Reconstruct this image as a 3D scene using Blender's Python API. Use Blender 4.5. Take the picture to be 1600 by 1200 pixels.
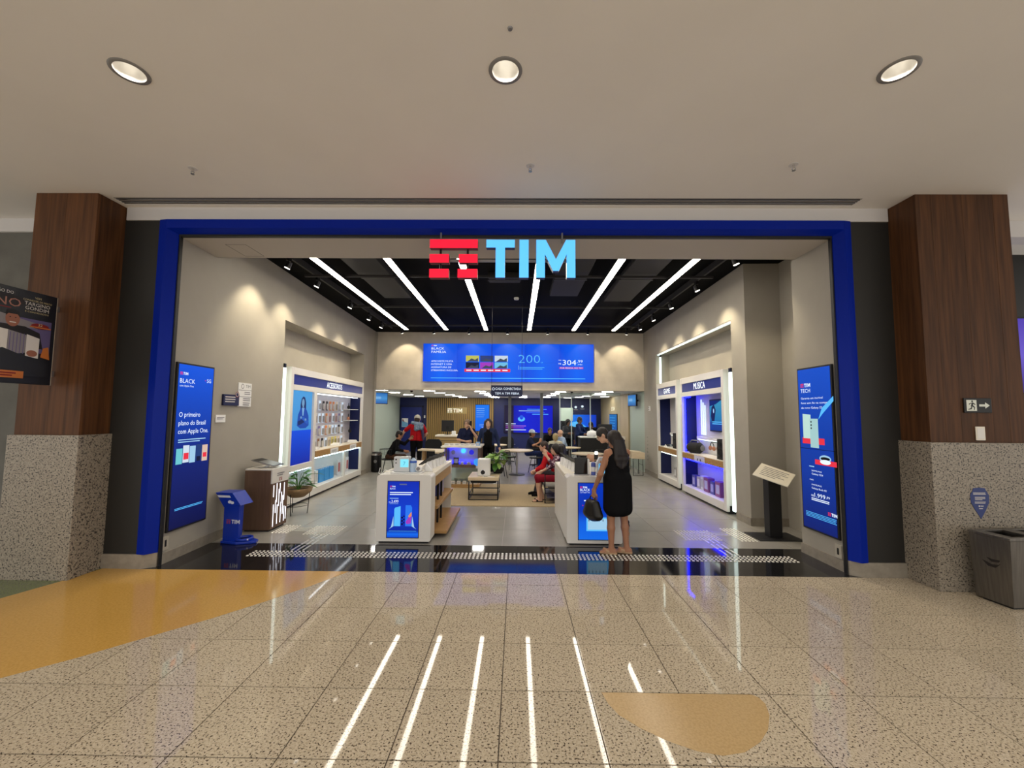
import bpy, math, random
import numpy as np
from mathutils import Vector, Matrix
for o in list(bpy.data.objects): bpy.data.objects.remove(o)
random.seed(7)
SC = bpy.context.scene
C = SC.collection
PI = math.pi
# ------------------------------------------------------------------ camera
cam_d = bpy.data.cameras.new('camera'); cam = bpy.data.objects.new('camera', cam_d); C.objects.link(cam)
cam_d.sensor_width = 36.0; cam_d.lens = 645.36 * 36.0 / 1600.0; cam_d.clip_start = 0.05; cam_d.clip_end = 200
_p, _y, _r = .0723506, -.0115165, .0075978
_f = Vector((math.sin(_y)*math.cos(_p), math.cos(_y)*math.cos(_p), math.sin(_p)))
_rt = Vector((math.cos(_y), -math.sin(_y), 0)); _up = _rt.cross(_f)
_r2 = _rt*math.cos(_r) + _up*math.sin(_r); _u2 = -_rt*math.sin(_r) + _up*math.cos(_r)
mw = Matrix((_r2, _u2, -_f)).transposed().to_4x4(); mw.translation = (0, 0, 1.85)
cam.matrix_world = mw
SC.camera = cam
# ------------------------------------------------------------------ world (the rest of the mall hall, soft warm)
w = bpy.data.worlds.new('World'); SC.world = w; w.use_nodes = True
w.node_tree.nodes['Background'].inputs[0].default_value = (1.0, .965, .92, 1); w.node_tree.nodes['Background'].inputs[1].default_value = 1.3
SC.view_settings.view_transform = 'Standard'; SC.view_settings.look = 'None'
SC.view_settings.exposure = 0.0; SC.view_settings.gamma = 1.0; SC.view_settings.use_curve_mapping = False
def light(kind, loc, energy, col=(1, .9, .75), target=None, **kw):
    d = bpy.data.lights.new(kind.lower() + '_light', kind); d.energy = energy; d.color = col
    for k, v in kw.items(): setattr(d, k, v)
    o = bpy.data.objects.new(d.name, d); C.objects.link(o); o.location = loc
    if target is not None: o.rotation_euler = (Vector(target) - Vector(loc)).to_track_quat('-Z', 'Y').to_euler()
    return o
# the mall's other recessed downlights, in the rows behind the photographer
for yy in (.2,):
    for xx in (-5.76, -2.93, -.1, 2.8, 5.63):
        light('SPOT', (xx, yy, 4.36), 60, (1, .92, .80), (xx, yy, 0), spot_size=2.5, spot_blend=.6, shadow_soft_size=.12)
# ------------------------------------------------------------------ materials
MATS = {}
def mat(name, col=(.8, .8, .8), rough=.5, metal=0., emit=None, estr=0., coat=0., trans=0., ior=1.45, alpha=1.):
    if name in MATS: return MATS[name]
    m = bpy.data.materials.new(name); m.use_nodes = True; b = m.node_tree.nodes['Principled BSDF']
    b.inputs['Base Color'].default_value = (*col, 1); b.inputs['Roughness'].default_value = rough; b.inputs['Metallic'].default_value = metal
    b.inputs['IOR'].default_value = ior
    if coat: b.inputs['Coat Weight'].default_value = coat; b.inputs['Coat Roughness'].default_value = .05
    if trans: b.inputs['Transmission Weight'].default_value = trans
    if emit is not None:
        b.inputs['Emission Color'].default_value = (*emit, 1); b.inputs['Emission Strength'].default_value = estr
    MATS[name] = m
    return m
def srgb(r, g, b):
    f = lambda c: (c/255/12.92) if c/255 <= .04045 else ((c/255+.055)/1.055)**2.4
    return (f(r), f(g), f(b))
def glow(name, rgb, s=1.0):          # a lit display or lamp surface
    m = mat(name, (.01, .01, .01), .5, 0, srgb(*rgb), s); nodes(m)[2].inputs['Specular IOR Level'].default_value = .08; return m
def nodes(m): return m.node_tree.nodes, m.node_tree.links, m.node_tree.nodes['Principled BSDF']
def noise_mat(name, c1, c2, scale, lo, hi, rough=.5, stretch=(1, 1, 1), c3=None, scale3=30, lo3=.55, hi3=.6, detail=3, rnd=0., bump=0., coat=0.):
    """two-tone noise on world position, optional third tone of specks"""
    m = mat(name, c1, rough, coat=coat); N, L, b = nodes(m)
    g = N.new('ShaderNodeNewGeometry'); mp = N.new('ShaderNodeMapping'); mp.inputs['Scale'].default_value = stretch
    L.new(g.outputs['Position'], mp.inputs['Vector'])
    n = N.new('ShaderNodeTexNoise'); n.inputs['Scale'].default_value = scale; n.inputs['Detail'].default_value = detail
    L.new(mp.outputs[0], n.inputs['Vector'])
    r = N.new('ShaderNodeMapRange'); r.inputs[1].default_value = lo; r.inputs[2].default_value = hi
    L.new(n.outputs['Fac'], r.inputs[0])
    mx = N.new('ShaderNodeMix'); mx.data_type = 'RGBA'; mx.inputs[6].default_value = (*c1, 1); mx.inputs[7].default_value = (*c2, 1)
    L.new(r.outputs[0], mx.inputs[0]); out = mx.outputs[2]
    if c3 is not None:
        n3 = N.new('ShaderNodeTexNoise'); n3.inputs['Scale'].default_value = scale3; n3.inputs['Detail'].default_value = 1.5
        L.new(mp.outputs[0], n3.inputs['Vector'])
        r3 = N.new('ShaderNodeMapRange'); r3.inputs[1].default_value = lo3; r3.inputs[2].default_value = hi3
        L.new(n3.outputs['Fac'], r3.inputs[0])
        m3 = N.new('ShaderNodeMix'); m3.data_type = 'RGBA'; m3.inputs[7].default_value = (*c3, 1)
        L.new(r3.outputs[0], m3.inputs[0]); L.new(out, m3.inputs[6]); out = m3.outputs[2]
    if rnd:
        oi = N.new('ShaderNodeObjectInfo'); rr = N.new('ShaderNodeMapRange'); rr.inputs[3].default_value = 1-rnd; rr.inputs[4].default_value = 1+rnd
        L.new(oi.outputs['Random'], rr.inputs[0])
        hs = N.new('ShaderNodeHueSaturation'); L.new(rr.outputs[0], hs.inputs['Value']); L.new(out, hs.inputs['Color']); out = hs.outputs[0]
    L.new(out, b.inputs['Base Color'])
    if bump:
        bp = N.new('ShaderNodeBump'); bp.inputs['Strength'].default_value = bump; bp.inputs['Distance'].default_value = .01
        L.new(n.outputs['Fac'], bp.inputs['Height']); L.new(bp.outputs[0], b.inputs['Normal'])
    return m
def grad_glow(name, stops, axis=2, size=1., s=1.):
    """a display picture: colour ramp along a generated axis, given off as light"""
    m = mat(name, (.01, .01, .01), .5); N, L, b = nodes(m); b.inputs['Specular IOR Level'].default_value = .08
    t = N.new('ShaderNodeTexCoord'); sp = N.new('ShaderNodeSeparateXYZ'); L.new(t.outputs['Generated'], sp.inputs[0])
    rp = N.new('ShaderNodeValToRGB'); e = rp.color_ramp.elements
    while len(e) < len(stops): e.new(.5)
    for i, (p, c) in enumerate(stops): e[i].position = p; e[i].color = (*srgb(*c), 1)
    L.new(sp.outputs[axis], rp.inputs[0]); L.new(rp.outputs[0], b.inputs['Emission Color']); b.inputs['Emission Strength'].default_value = s
    return m
m_ceil = noise_mat('ceiling_paint', (.84, .805, .76), (.81, .775, .73), 1.2, .3, .7, .75)
m_fascia = mat('fascia_paint', (.66, .64, .63), .6)
m_tile = noise_mat('speckled_stone', (.585, .505, .385), (.43, .355, .25), 75, .38, .68, .035, c3=(.07, .05, .034), scale3=80, lo3=.575, hi3=.645, rnd=.05)
m_orange = noise_mat('orange_terrazzo', (.60, .35, .085), (.52, .295, .065), 60, .4, .65, .10)
m_green = noise_mat('green_terrazzo', (.15, .18, .07), (.10, .125, .05), 60, .4, .65, .12)
m_tan = noise_mat('tan_terrazzo', (.53, .365, .17), (.46, .31, .14), 70, .4, .65, .22)
m_grout = mat('grout', (.07, .052, .036), .8); nodes(m_tile)[2].inputs['IOR'].default_value = 1.38
m_granite = noise_mat('grey_granite', (.36, .315, .25), (.25, .215, .17), 50, .35, .65, .35, c3=(.045, .038, .032), scale3=58, lo3=.555, hi3=.62, rnd=.05)
m_granite_n = m_granite
m_wood = noise_mat('walnut_plank', (.125, .050, .017), (.055, .022, .008), 1.0, .3, .7, .55, stretch=(26, 26, 1.3), detail=5, rnd=.22)
nodes(m_wood)[2].inputs['Specular IOR Level'].default_value = .3
m_concrete = noise_mat('concrete', (.16, .155, .135), (.11, .105, .09), 2.5, .3, .7, .7, detail=6)
m_char = mat('charcoal_panel', (.019, .018, .016), .5)
m_stone = noise_mat('sill_stone', (.30, .27, .22), (.24, .21, .17), 12, .3, .7, .25)
m_pblue = mat('portal_blue', srgb(6, 36, 150), .3); nodes(m_pblue)[2].inputs['Specular IOR Level'].default_value = .15
m_black = mat('black', (.008, .008, .009), .5)
m_blackm = mat('black_metal', (.012, .012, .013), .35, .5)
m_gray = mat('grey_metal', (.30, .30, .31), .35, .8)
m_chrome = mat('chrome', (.75, .75, .75), .15, 1.)
m_bgranite = noise_mat('black_granite', (.010, .010, .011), (.016, .015, .015), 50, .4, .7, .06)
m_stile = noise_mat('grey_porcelain', (.31, .295, .27), (.28, .266, .243), 3, .3, .7, .24, rnd=.03)
m_wall = noise_mat('beige_wall', (.36, .335, .29), (.345, .32, .275), 4, .3, .7, .75)
m_bwall = noise_mat('concrete_look_wall', (.66, .60, .51), (.58, .525, .44), 3, .35, .65, .75, detail=6)
m_bceil = mat('black_ceiling', (.002, .002, .0022), .8); nodes(m_bceil)[2].inputs['Specular IOR Level'].default_value = .1
m_soffit = mat('soffit_paint', (.50, .46, .41), .7)
m_white = mat('white_lacquer', (.74, .72, .68), .3)
m_cream = mat('cream_solid_surface', (.80, .75, .64), .3)
m_wht = mat('white_plastic', (.80, .80, .80), .4)
m_navy = mat('navy_panel', srgb(16, 28, 84), .45)
m_oak = noise_mat('oak', (.44, .26, .10), (.33, .185, .065), 1., .3, .7, .4, stretch=(4, 30, 30), detail=4)
m_table = noise_mat('pale_oak', (.72, .60, .42), (.66, .53, .35), 1., .3, .7, .35, stretch=(3, 25, 25), detail=4)
m_dkwood = noise_mat('dark_walnut', (.145, .085, .055), (.105, .058, .036), 1., .3, .7, .4, stretch=(20, 20, 1.5), detail=4)
m_slat = mat('slat_oak', srgb(150, 122, 70), .5)
m_slat_gap = mat('slat_backing', (.015, .013, .01), .7)
m_green_wall = mat('pale_green_wall', (.36, .42, .36), .5)
m_rug = noise_mat('jute_rug', (.46, .36, .22), (.34, .26, .15), 60, .35, .65, .9, stretch=(1, 2, 1), bump=.4)
m_steel = noise_mat('brushed_steel', (.20, .185, .165), (.14, .13, .115), 1., .3, .7, .32, stretch=(60, 60, 2), detail=4)
_N = nodes(m_steel)[2]; _N.inputs['Metallic'].default_value = .85
m_glass = mat('clear_glass', (.92, .97, .95), .02, 0, trans=1., ior=1.1)
m_soil = mat('soil', (.06, .035, .02), .9)
m_leaf = noise_mat('leaf_green', (.10, .26, .05), (.05, .15, .03), 25, .35, .65, .4)
m_leafl = noise_mat('leaf_pale', (.34, .50, .12), (.14, .32, .06), 25, .35, .65, .4)
m_bowl = noise_mat('terracotta', (.30, .20, .10), (.22, .14, .07), 20, .3, .7, .7)
m_dfab = mat('dark_fabric', (.014, .014, .015), .85)
m_cush = mat('grey_cushion', (.42, .40, .36), .9)
g_white = glow('lit_white', (235, 245, 255), 1.0)
g_text = glow('screen_white', (225, 238, 255), 1.15)
g_cyan = glow('screen_cyan', (90, 190, 255), 1.0)
g_pale = glow('screen_pale', (170, 215, 245), .9)
g_red = glow('screen_red', (235, 50, 70), 1.0)
g_mag = glow('screen_magenta', (170, 60, 200), .9)
g_dark = glow('screen_dark', (10, 20, 60), .8)
g_blk = glow('screen_black', (5, 6, 14), .5)
g_org = glow('screen_orange', (240, 150, 90), .9)
g_strip = mat('strip_diffuser', (.9, .88, .82), .5, 0, (1, .90, .74), 19.)
g_led = mat('led_strip', (.9, .9, .9), .5, 0, (.80, 1., .93), 2.2)
g_panel = mat('led_panel', (.9, .9, .9), .5, 0, (1., .95, .86), 60.)
# ------------------------------------------------------------------ mesh helpers
def link(o, parent=None):
    C.objects.link(o)
    if parent is not None: o.parent = parent
    return o
class B:
    """collects shapes; build() links them as ONE mesh object"""
    def __init__(s): s.v = []; s.f = []; s.m = []; s.mi = 0; s.ch = []; s.hold = False
    def add(s, vs, fs):
        n = len(s.v)
        if not (s.hold and s.ch): s.ch.append(len(s.f))
        s.v += [tuple(v) for v in vs]; s.f += [tuple(i+n for i in f) for f in fs]; s.m += [s.mi]*len(fs); return s
    def box(s, x0, x1, y0, y1, z0, z1):
        return s.add([(x0,y0,z0),(x1,y0,z0),(x1,y1,z0),(x0,y1,z0),(x0,y0,z1),(x1,y0,z1),(x1,y1,z1),(x0,y1,z1)],
                     [(3,2,1,0),(4,5,6,7),(0,1,5,4),(1,2,6,5),(2,3,7,6),(3,0,4,7)])
    def prism(s, poly, z0, z1, axis='z'):
        n = len(poly)
        mp = {'z': lambda a, b, c: (a, b, c), 'y': lambda a, b, c: (a, c, b), 'x': lambda a, b, c: (c, a, b)}[axis]
        vs = [mp(a, b, z0) for a, b in poly] + [mp(a, b, z1) for a, b in poly]
        return s.add(vs, [tuple(range(n-1, -1, -1)), tuple(range(n, 2*n))] + [(i, (i+1) % n, (i+1) % n+n, i+n) for i in range(n)])
    def cyl(s, p0, p1, r0, r1=None, n=10, cap=True):
        r1 = r0 if r1 is None else r1
        p0, p1 = Vector(p0), Vector(p1); d = (p1-p0).normalized(); a = d.orthogonal().normalized(); b = d.cross(a)
        vs = [p+(a*math.cos(2*PI*i/n)+b*math.sin(2*PI*i/n))*r for p, r in ((p0, r0), (p1, r1)) for i in range(n)]
        fs = [(i, (i+1) % n, (i+1) % n+n, i+n) for i in range(n)]
        if cap: fs += [tuple(range(n-1, -1, -1)), tuple(range(n, 2*n))]
        return s.add(vs, fs)
    def tube(s, pts, r, n=8):
        s.ch.append(len(s.f)); s.hold = True
        for a, b in zip(pts[:-1], pts[1:]): s.cyl(a, b, r, r, n)
        s.hold = False; return s
    def parts(s, name, m, parent=None, bevel=0.):
        """each shape that was added becomes a mesh object of its own"""
        ch = sorted(set(s.ch))+[len(s.f)]
        for a, e in zip(ch[:-1], ch[1:]):
            if e > a:
                q = B(); ids = sorted({i for f in s.f[a:e] for i in f}); mp = {i: k for k, i in enumerate(ids)}; q.add([s.v[i] for i in ids], [tuple(mp[i] for i in f) for f in s.f[a:e]]); q.build(name, m, parent, bevel)
    def lathe(s, prof, c=(0, 0, 0), n=24):
        k = len(prof); vs = [(c[0]+r*math.cos(2*PI*i/n), c[1]+r*math.sin(2*PI*i/n), c[2]+z) for i in range(n) for r, z in prof]
        fs = [(i*k+j, ((i+1) % n)*k+j, ((i+1) % n)*k+j+1, i*k+j+1) for i in range(n) for j in range(k-1)]
        return s.add(vs, fs)
    def ell(s, c, r, n=12, m=8):
        vs = []; fs = []
        for j in range(m+1):
            t = PI*j/m
            for i in range(n):
                a = 2*PI*i/n; vs.append((c[0]+r[0]*math.sin(t)*math.cos(a), c[1]+r[1]*math.sin(t)*math.sin(a), c[2]+r[2]*math.cos(t)))
        for j in range(m):
            for i in range(n): fs.append((j*n+i, (j+1)*n+i, (j+1)*n+(i+1) % n, j*n+(i+1) % n))
        return s.add(vs, fs)
    def mesh(s, name='m'):
        me = bpy.data.meshes.new(name); me.from_pydata(s.v, [], s.f); me.polygons.foreach_set('material_index', s.m); me.update(); return me
    def build(s, name, m, parent=None, bevel=0., smooth=False, seg=2):
        me = s.mesh(name)
        for x in (m if isinstance(m, (list, tuple)) else [m]): me.materials.append(x)
        if smooth: me.polygons.foreach_set('use_smooth', [True]*len(me.polygons))
        o = bpy.data.objects.new(name, me); link(o, parent)
        if bevel:
            md = o.modifiers.new('bevel', 'BEVEL'); md.width = bevel; md.segments = seg; md.limit_method = 'ANGLE'
        return o
def box(name, m, x0, x1, y0, y1, z0, z1, parent=None, bevel=0.): return B().box(x0, x1, y0, y1, z0, z1).build(name, m, parent, bevel)
def thing(name, label, cat, loc=(0, 0, 0), rz=0., group=None):
    o = bpy.data.objects.new(name, None); o.empty_display_size = .1; C.objects.link(o)
    o.location = loc; o.rotation_euler = (0, 0, rz); return tag(o, label, cat, group)
def tag(o, label, cat, group=None):
    o['label'] = label; o['category'] = cat
    if group: o['group'] = group
    return o
def struct(o): o['kind'] = 'structure'; return o
def copy_of(o, parent=None, loc=None):
    c = o.copy(); C.objects.link(c)
    if parent is not None: c.parent = parent
    if loc is not None: c.location = loc
    return c
def copy_tree(o, parent=None):
    c = o.copy(); C.objects.link(c); c.parent = parent
    for ch in list(o.children): copy_tree(ch, c)
    return c
_fc = {}
def text_geo(s, bold=0.):
    k = (s, bold)
    if k in _fc: return _fc[k]
    cu = bpy.data.curves.new('t', 'FONT'); cu.body = s; cu.size = 1.; cu.resolution_u = 2; cu.offset = bold
    o = bpy.data.objects.new('t', cu); C.objects.link(o)
    dg = bpy.context.evaluated_depsgraph_get(); me = o.evaluated_get(dg).to_mesh()
    vs = [tuple(v.co) for v in me.vertices]; fs = [tuple(p.vertices) for p in me.polygons]
    o.evaluated_get(dg).to_mesh_clear(); bpy.data.objects.remove(o); bpy.data.curves.remove(cu)
    _fc[k] = (vs, fs); return _fc[k]
class Pr:
    """flat print on a face that looks to local -y: u to the right, v up, measured from (x0, z0)"""
    def __init__(s, parent, x0, z0, y, name='lettering'):
        s.p = parent; s.x0 = x0; s.z0 = z0; s.y = y; s.b = {}; s.n = 0; s.name = name
    def _b(s, m):
        s.n += 1
        return s.b.setdefault(m.name, (B(), m))[0], s.y-.0012-.00025*s.n
    def poly(s, pts, m):
        b, y = s._b(m); b.add([(s.x0+u, y, s.z0+v) for u, v in pts], [tuple(range(len(pts)))]); return s
    def rect(s, u0, v0, u1, v1, m): return s.poly([(u0, v0), (u1, v0), (u1, v1), (u0, v1)], m)
    def disc(s, u, v, ru, rv, m, n=20): return s.poly([(u+ru*math.cos(2*PI*i/n), v+rv*math.sin(2*PI*i/n)) for i in range(n)], m)
    def text(s, t, u, v, h, m, w=None, bold=0., align='l'):
        """h is the capital height; w, if given, the width the line is fitted to"""
        vs, fs = text_geo(t, min(bold, 0.))
        if not vs: return s
        k = h/.69; xs = [a[0] for a in vs]; x_0, x_1 = min(xs), max(xs); kx = k if w is None else w/(x_1-x_0)
        wd = (x_1-x_0)*kx; off = {'l': 0, 'c': -wd/2, 'r': -wd}[align]
        b, y = s._b(m); b.add([(s.x0+u+off+(a[0]-x_0)*kx, y, s.z0+v+a[1]*k) for a in vs], fs); return s
    def logo(s, u, v, h, mr=None, mt=None):
        """red block mark and the three white letters, h high"""
        mr = mr or g_red; mt = mt or g_text; a = h*1.15
        s.rect(u, v+h*.78, u+a, v+h, mr)
        for q in (.39, 0): s.rect(u, v+h*q, u+a*.42, v+h*(q+.24), mr); s.rect(u+a*.6, v+h*q, u+a, v+h*(q+.24), mr)
        k = h/.475; x_ = u+a*1.25+.386*k
        for pl in ([(-.27, 0), (-.155, 0), (-.155, .377), (-.036, .377), (-.036, .475), (-.386, .475), (-.386, .377), (-.27, .377)], [(.022, 0), (.135, 0), (.135, .475), (.022, .475)],
                   [(.229, 0), (.335, 0), (.335, .295), (.435, .085), (.505, .085), (.602, .295), (.602, 0), (.708, 0), (.708, .475), (.595, .475), (.47, .23), (.345, .475), (.229, .475)]):
            s.poly([(x_+c*k, v+d*k) for c, d in pl], mt)
        return s
    def lines(s, u, v, w, n, h, gap, m, seed=0):
        """rows of print too fine to read"""
        rr = random.Random(seed)
        for i in range(n): s.rect(u, v-i*gap, u+w*(rr.uniform(.7, 1) if i == n-1 else rr.uniform(.92, 1)), v-i*gap+h, m)
        return s
    def build(s):
        for k, (b, m) in s.b.items(): b.build(s.name, m, s.p)
# ================================================================== THE MALL SIDE
TX, TY = .592, .572
YF = 4.95                                   # the line where mall floor meets store sill
fl = struct(B().box(-14, 14, -7, YF, -.06, -.004).build('floor', m_grout))
fl['label'] = 'cream speckled stone tile floor of the mall walkway'
# tiles in view are single pieces, the rest of the walkway is one joined piece
bt = B().box(0, TX-.007, 0, TY-.007, -.03, 0).mesh('floor_tile'); bt.materials.append(m_tile)
half = B().box(0, TX-.006, 0, YF-4.625-.004, -.03, 0).mesh('floor_tile'); half.materials.append(m_tile)
rest = B(); 
for j in range(-16, 5):
    y = 2.342 + (j-0)*TY
    if y > 4.7: continue
    last = y > 4.5
    for i in range(-22, 23):
        x = -.083 + i*TX
        vis = y > 1.7 and abs(x+.3) < 1.45*(y+TY)+.4
        if vis:
            t = bpy.data.objects.new('floor_tile', half if last else bt); link(t, fl); t.location = (x, y, random.uniform(-.0004, .0004))
        else:
            rest.box(x, x+TX-.006, y, y+(YF-4.625-.004 if last else TY-.006), -.03, 0)
o = rest.build('floor_tile', m_tile, fl); o['kind'] = 'stuff'
# coloured inlays
def inlay(name, m, pts): return B().prism(pts, -.02, .0012).build(name, m, fl)
curve = [(-1.945, 4.948), (-2.18, 4.55), (-2.443, 4.17), (-2.72, 3.82), (-3.013, 3.504), (-3.286, 3.203), (-3.60, 2.92), (-4.1, 2.55), (-4.9, 2.1)]
inlay('orange_inlay', m_orange, curve + [(-5.6, 2.3), (-5.25, 3.6), (-5.02, 4.3), (-4.92, 4.62), (-4.86, 4.948)])
B().prism([(-5.6, 2.3), (-5.25, 3.6), (-5.02, 4.3), (-4.92, 4.62), (-4.86, 4.948), (-9, 4.948), (-9, 2.3)], -.02, .001).build('green_inlay', m_green, fl)
tp = [(.579, 2.905), (.60, 2.80), (.645, 2.70), (.745, 2.595), (.88, 2.497), (1.01, 2.432), (1.139, 2.405), (1.27, 2.43), (1.40, 2.505), (1.50, 2.60), (1.58, 2.72), (1.615, 2.82), (1.605, 2.88), (1.575, 2.905)]
inlay('tan_inlay', m_tan, tp)
# ceiling slab with recessed can holes is kept simple: slab, cans hang in it
CZ = 4.40
lamps = [(-2.93, 2.92), (-.10, 2.91), (2.80, 2.89)]
b = B()
hole = .112
xs = [-14]; 
for lx, ly in lamps: xs += [lx-hole, lx+hole]
xs.append(14)
b.box(-14, 14, -2.6, 2.90-hole, CZ, CZ+.1); b.box(-14, 14, 2.90+hole, 4.72, CZ, CZ+.1)
for i in range(0, len(xs)-1, 2): b.box(xs[i], xs[i+1], 2.90-hole, 2.90+hole, CZ, CZ+.1)
for lx, ly in lamps:      # round off each square opening
    n = 24
    for q in range(4):
        cx, cy = (hole if q in (0, 3) else -hole), (hole if q < 2 else -hole)
        arc = [(lx+hole*math.cos(q*PI/2+PI/2*k/6), 2.90+hole*math.sin(q*PI/2+PI/2*k/6)) for k in range(7)]
        b.prism([(lx+cx, 2.90+cy)] + arc[::-1], CZ, CZ+.1)
b.box(-14, -4.86, 4.72, 5.6, CZ, CZ+.1); b.box(4.05, 14, 4.72, 6.6, CZ, CZ+.1); b.box(-4.86, 4.05, 4.90, 5.0, CZ, CZ+.1)
ce = struct(b.build('ceiling', m_ceil)); ce['label'] = 'smooth off-white plaster ceiling above the mall walkway'
# linear slot diffuser in the ceiling
g = thing('linear_air_diffuser', 'long dark slotted air diffuser set in the ceiling above the blue portal', 'air vent', (0, 0, CZ))
box('duct', m_black, -4.86, 4.05, 4.722, 4.898, .10, .14, g)
for k in range(5): box('slat', m_gray if k % 2 else mat('diffuser_grey', (.26, .24, .22), .5), -4.86, 4.05, 4.727+k*.036, 4.742+k*.036, .004, .05, g)
box('frame', m_ceil, -4.86, 4.05, 4.888, 4.898, -.002, .06, g)
# recessed downlights
m_can = mat('lamp_reflector', (.86, .84, .80), .25, .3)
g_bulb = mat('downlight_lens', (.9, .9, .85), .4, 0, (1, .94, .82), 2.2)
def downlight(lx, label):
    t = thing('recessed_downlight', label, 'ceiling light', (lx, 2.90, CZ), 0, 'round downlights in the mall ceiling')
    B().lathe([(.098, -.006), (.124, -.006), (.126, 0), (.112, .002), (.098, -.006)], n=32).build('trim_ring', mat('lamp_rim', (.22, .21, .20), .4), t, smooth=True)
    B().lathe([(.100, -.004), (.095, .05), (.075, .14), (.05, .17)], n=32).build('reflector', m_can, t, smooth=True)
    B().lathe([(.052, .155), (.035, .145), (.001, .142)], n=20).build('bulb', g_bulb, t, smooth=True)
    B().lathe([(.125, .10), (.125, .2), (.001, .2)], n=20).build('housing', m_gray, t)
    light('SPOT', (lx, 2.90, CZ-.012), 60, (1, .92, .80), (lx, 2.90, 0), spot_size=2.5, spot_blend=.6, shadow_soft_size=.10)
    light('POINT', (lx, 2.90, CZ+.10), .05, (1, .93, .80), shadow_soft_size=.04)
downlight(-2.93, 'round recessed downlight at the left of the mall ceiling')
downlight(-.10, 'round recessed downlight in the middle of the mall ceiling above the hanging sign')
downlight(2.80, 'round recessed downlight at the right of the mall ceiling')
# sprinklers
def sprinkler(x, y, label, tilt):
    t = thing('fire_sprinkler', label, 'sprinkler', (x, y, CZ), tilt, 'sprinkler heads in the mall ceiling')
    B().lathe([(.0, -.004), (.042, -.004), (.045, 0)], n=20).build('escutcheon', m_fascia, t)
    B().cyl((0, 0, -.004), (0, 0, -.035), .012, .009).build('body', m_chrome, t)
    B().tube([(.009, 0, -.03), (.015, 0, -.045), (.004, 0, -.06)], .003, 6).tube([(-.009, 0, -.03), (-.015, 0, -.045), (-.004, 0, -.06)], .003, 6).parts('frame_arm', m_gray, t)
    B().cyl((0, 0, -.06), (0, 0, -.064), .018, .018, 12).build('deflector', m_gray, t)
sprinkler(-3.42, 4.13, 'small chrome sprinkler head in the ceiling near the left wood pillar', .4)
sprinkler(.125, 4.08, 'small chrome sprinkler head in the ceiling above the hanging sign', 0)
sprinkler(2.80, 4.06, 'small chrome sprinkler head in the ceiling near the right wood pillar', -.4)
t = tag(B().lathe([(0, -.012), (.014, -.010), (.018, 0)], n=16).build('ceiling_sensor', m_gray), 'tiny grey sensor dot in the ceiling behind the middle downlight', 'sensor'); t.location = (-.06, 2.56, CZ)
# fascia band
struct(box('trim_1', m_fascia, -4.90, 4.54, 4.955, 5.0, 4.235, CZ))['label'] = 'white fascia band between the ceiling and the blue portal'
# pillars: planks above, granite slabs below
def pillar(name, x0, x1, y0, y1, label, planks_f, planks_s, gside):
    p = struct(B().box(x0+.03, x1-.03, y0+.03, y1, 0, CZ).build(name, m_slat_gap)); p['label'] = label
    zg = 1.575
    wf = (x1-x0)/planks_f
    pf = B().box(0, wf-.002, 0, .03, zg, CZ-.002).mesh('plank'); pf.materials.append(m_wood)
    for i in range(planks_f):
        q = bpy.data.objects.new('plank', pf); link(q, p); q.location = (x0+i*wf, y0+random.uniform(-.001, .001), 0)
    ws = (y1-y0-.03)/planks_s
    ps = B().box(0, .03, 0, ws-.002, zg, CZ-.002).mesh('plank'); ps.materials.append(m_wood)
    for i in range(planks_s):
        for sx in (x0, x1-.03):
            q = bpy.data.objects.new('plank', ps); link(q, p); q.location = (sx+random.uniform(-.001, .001), y0+.031+i*ws, 0)
    e = .035
    B().box(x0-e, x1+e, y0-e, y0+.028, 0, zg).build('granite_slab', m_granite_n, p, .004)
    B().box(x0-e, x0+.028, y0+.030, y1, 0, zg).build('granite_slab', m_granite_n, p, .004)
    B().box(x1-.028, x1+e, y0+.030, y1, 0, zg).build('granite_slab', m_granite_n, p, .004)
    return p
pillar('pillar', -5.66, -4.92, 4.62, 5.4, 'square pillar with dark wood planks over speckled granite at the left of the storefront', 4, 3, 1)
pillar('pillar', 4.55, 5.60, 4.62, 5.4, 'square pillar with dark wood planks over speckled granite at the right of the storefront', 6, 3, -1)
# concrete wall beyond the left pillar, dark unit beyond the right pillar
struct(box('wall_left_concrete', m_concrete, -12, -5.4, 5.30, 5.5, 0, 4.22))['label'] = 'grey concrete wall beyond the left pillar'
struct(box('trim_2', m_fascia, -12, -5.5, 5.26, 5.5, 4.22, CZ))['label'] = 'white band under the ceiling beyond the left pillar'
struct(box('trim_3', m_fascia, 5.5, 12, 5.26, 5.5, 4.18, CZ))['label'] = 'white band under the ceiling beyond the right pillar'
t = tag(box('emergency_light', m_gray, -5.82, -5.68, 5.22, 5.26, 4.255, 4.29), 'small grey fitting on the white band behind the left pillar', 'fitting')
struct(box('wall_right_shop', m_char, 5.5, 12, 6.4, 6.6, 0, CZ))['label'] = 'dark neighbouring shop wall beyond the right pillar'
t = thing('shop_display', 'purple lit display in the dark shop beyond the right pillar', 'display', (7.25, 6.34, 0))
box('case', m_blackm, -.75, .6, 0, .04, 2.2, 3.4, t); box('screen', grad_glow('purple_display', [(0, (60, 40, 120)), (.5, (120, 100, 220)), (1, (90, 70, 190))], 2, 1, .8), -.72, .57, -.006, 0, 2.23, 3.37, t)
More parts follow.
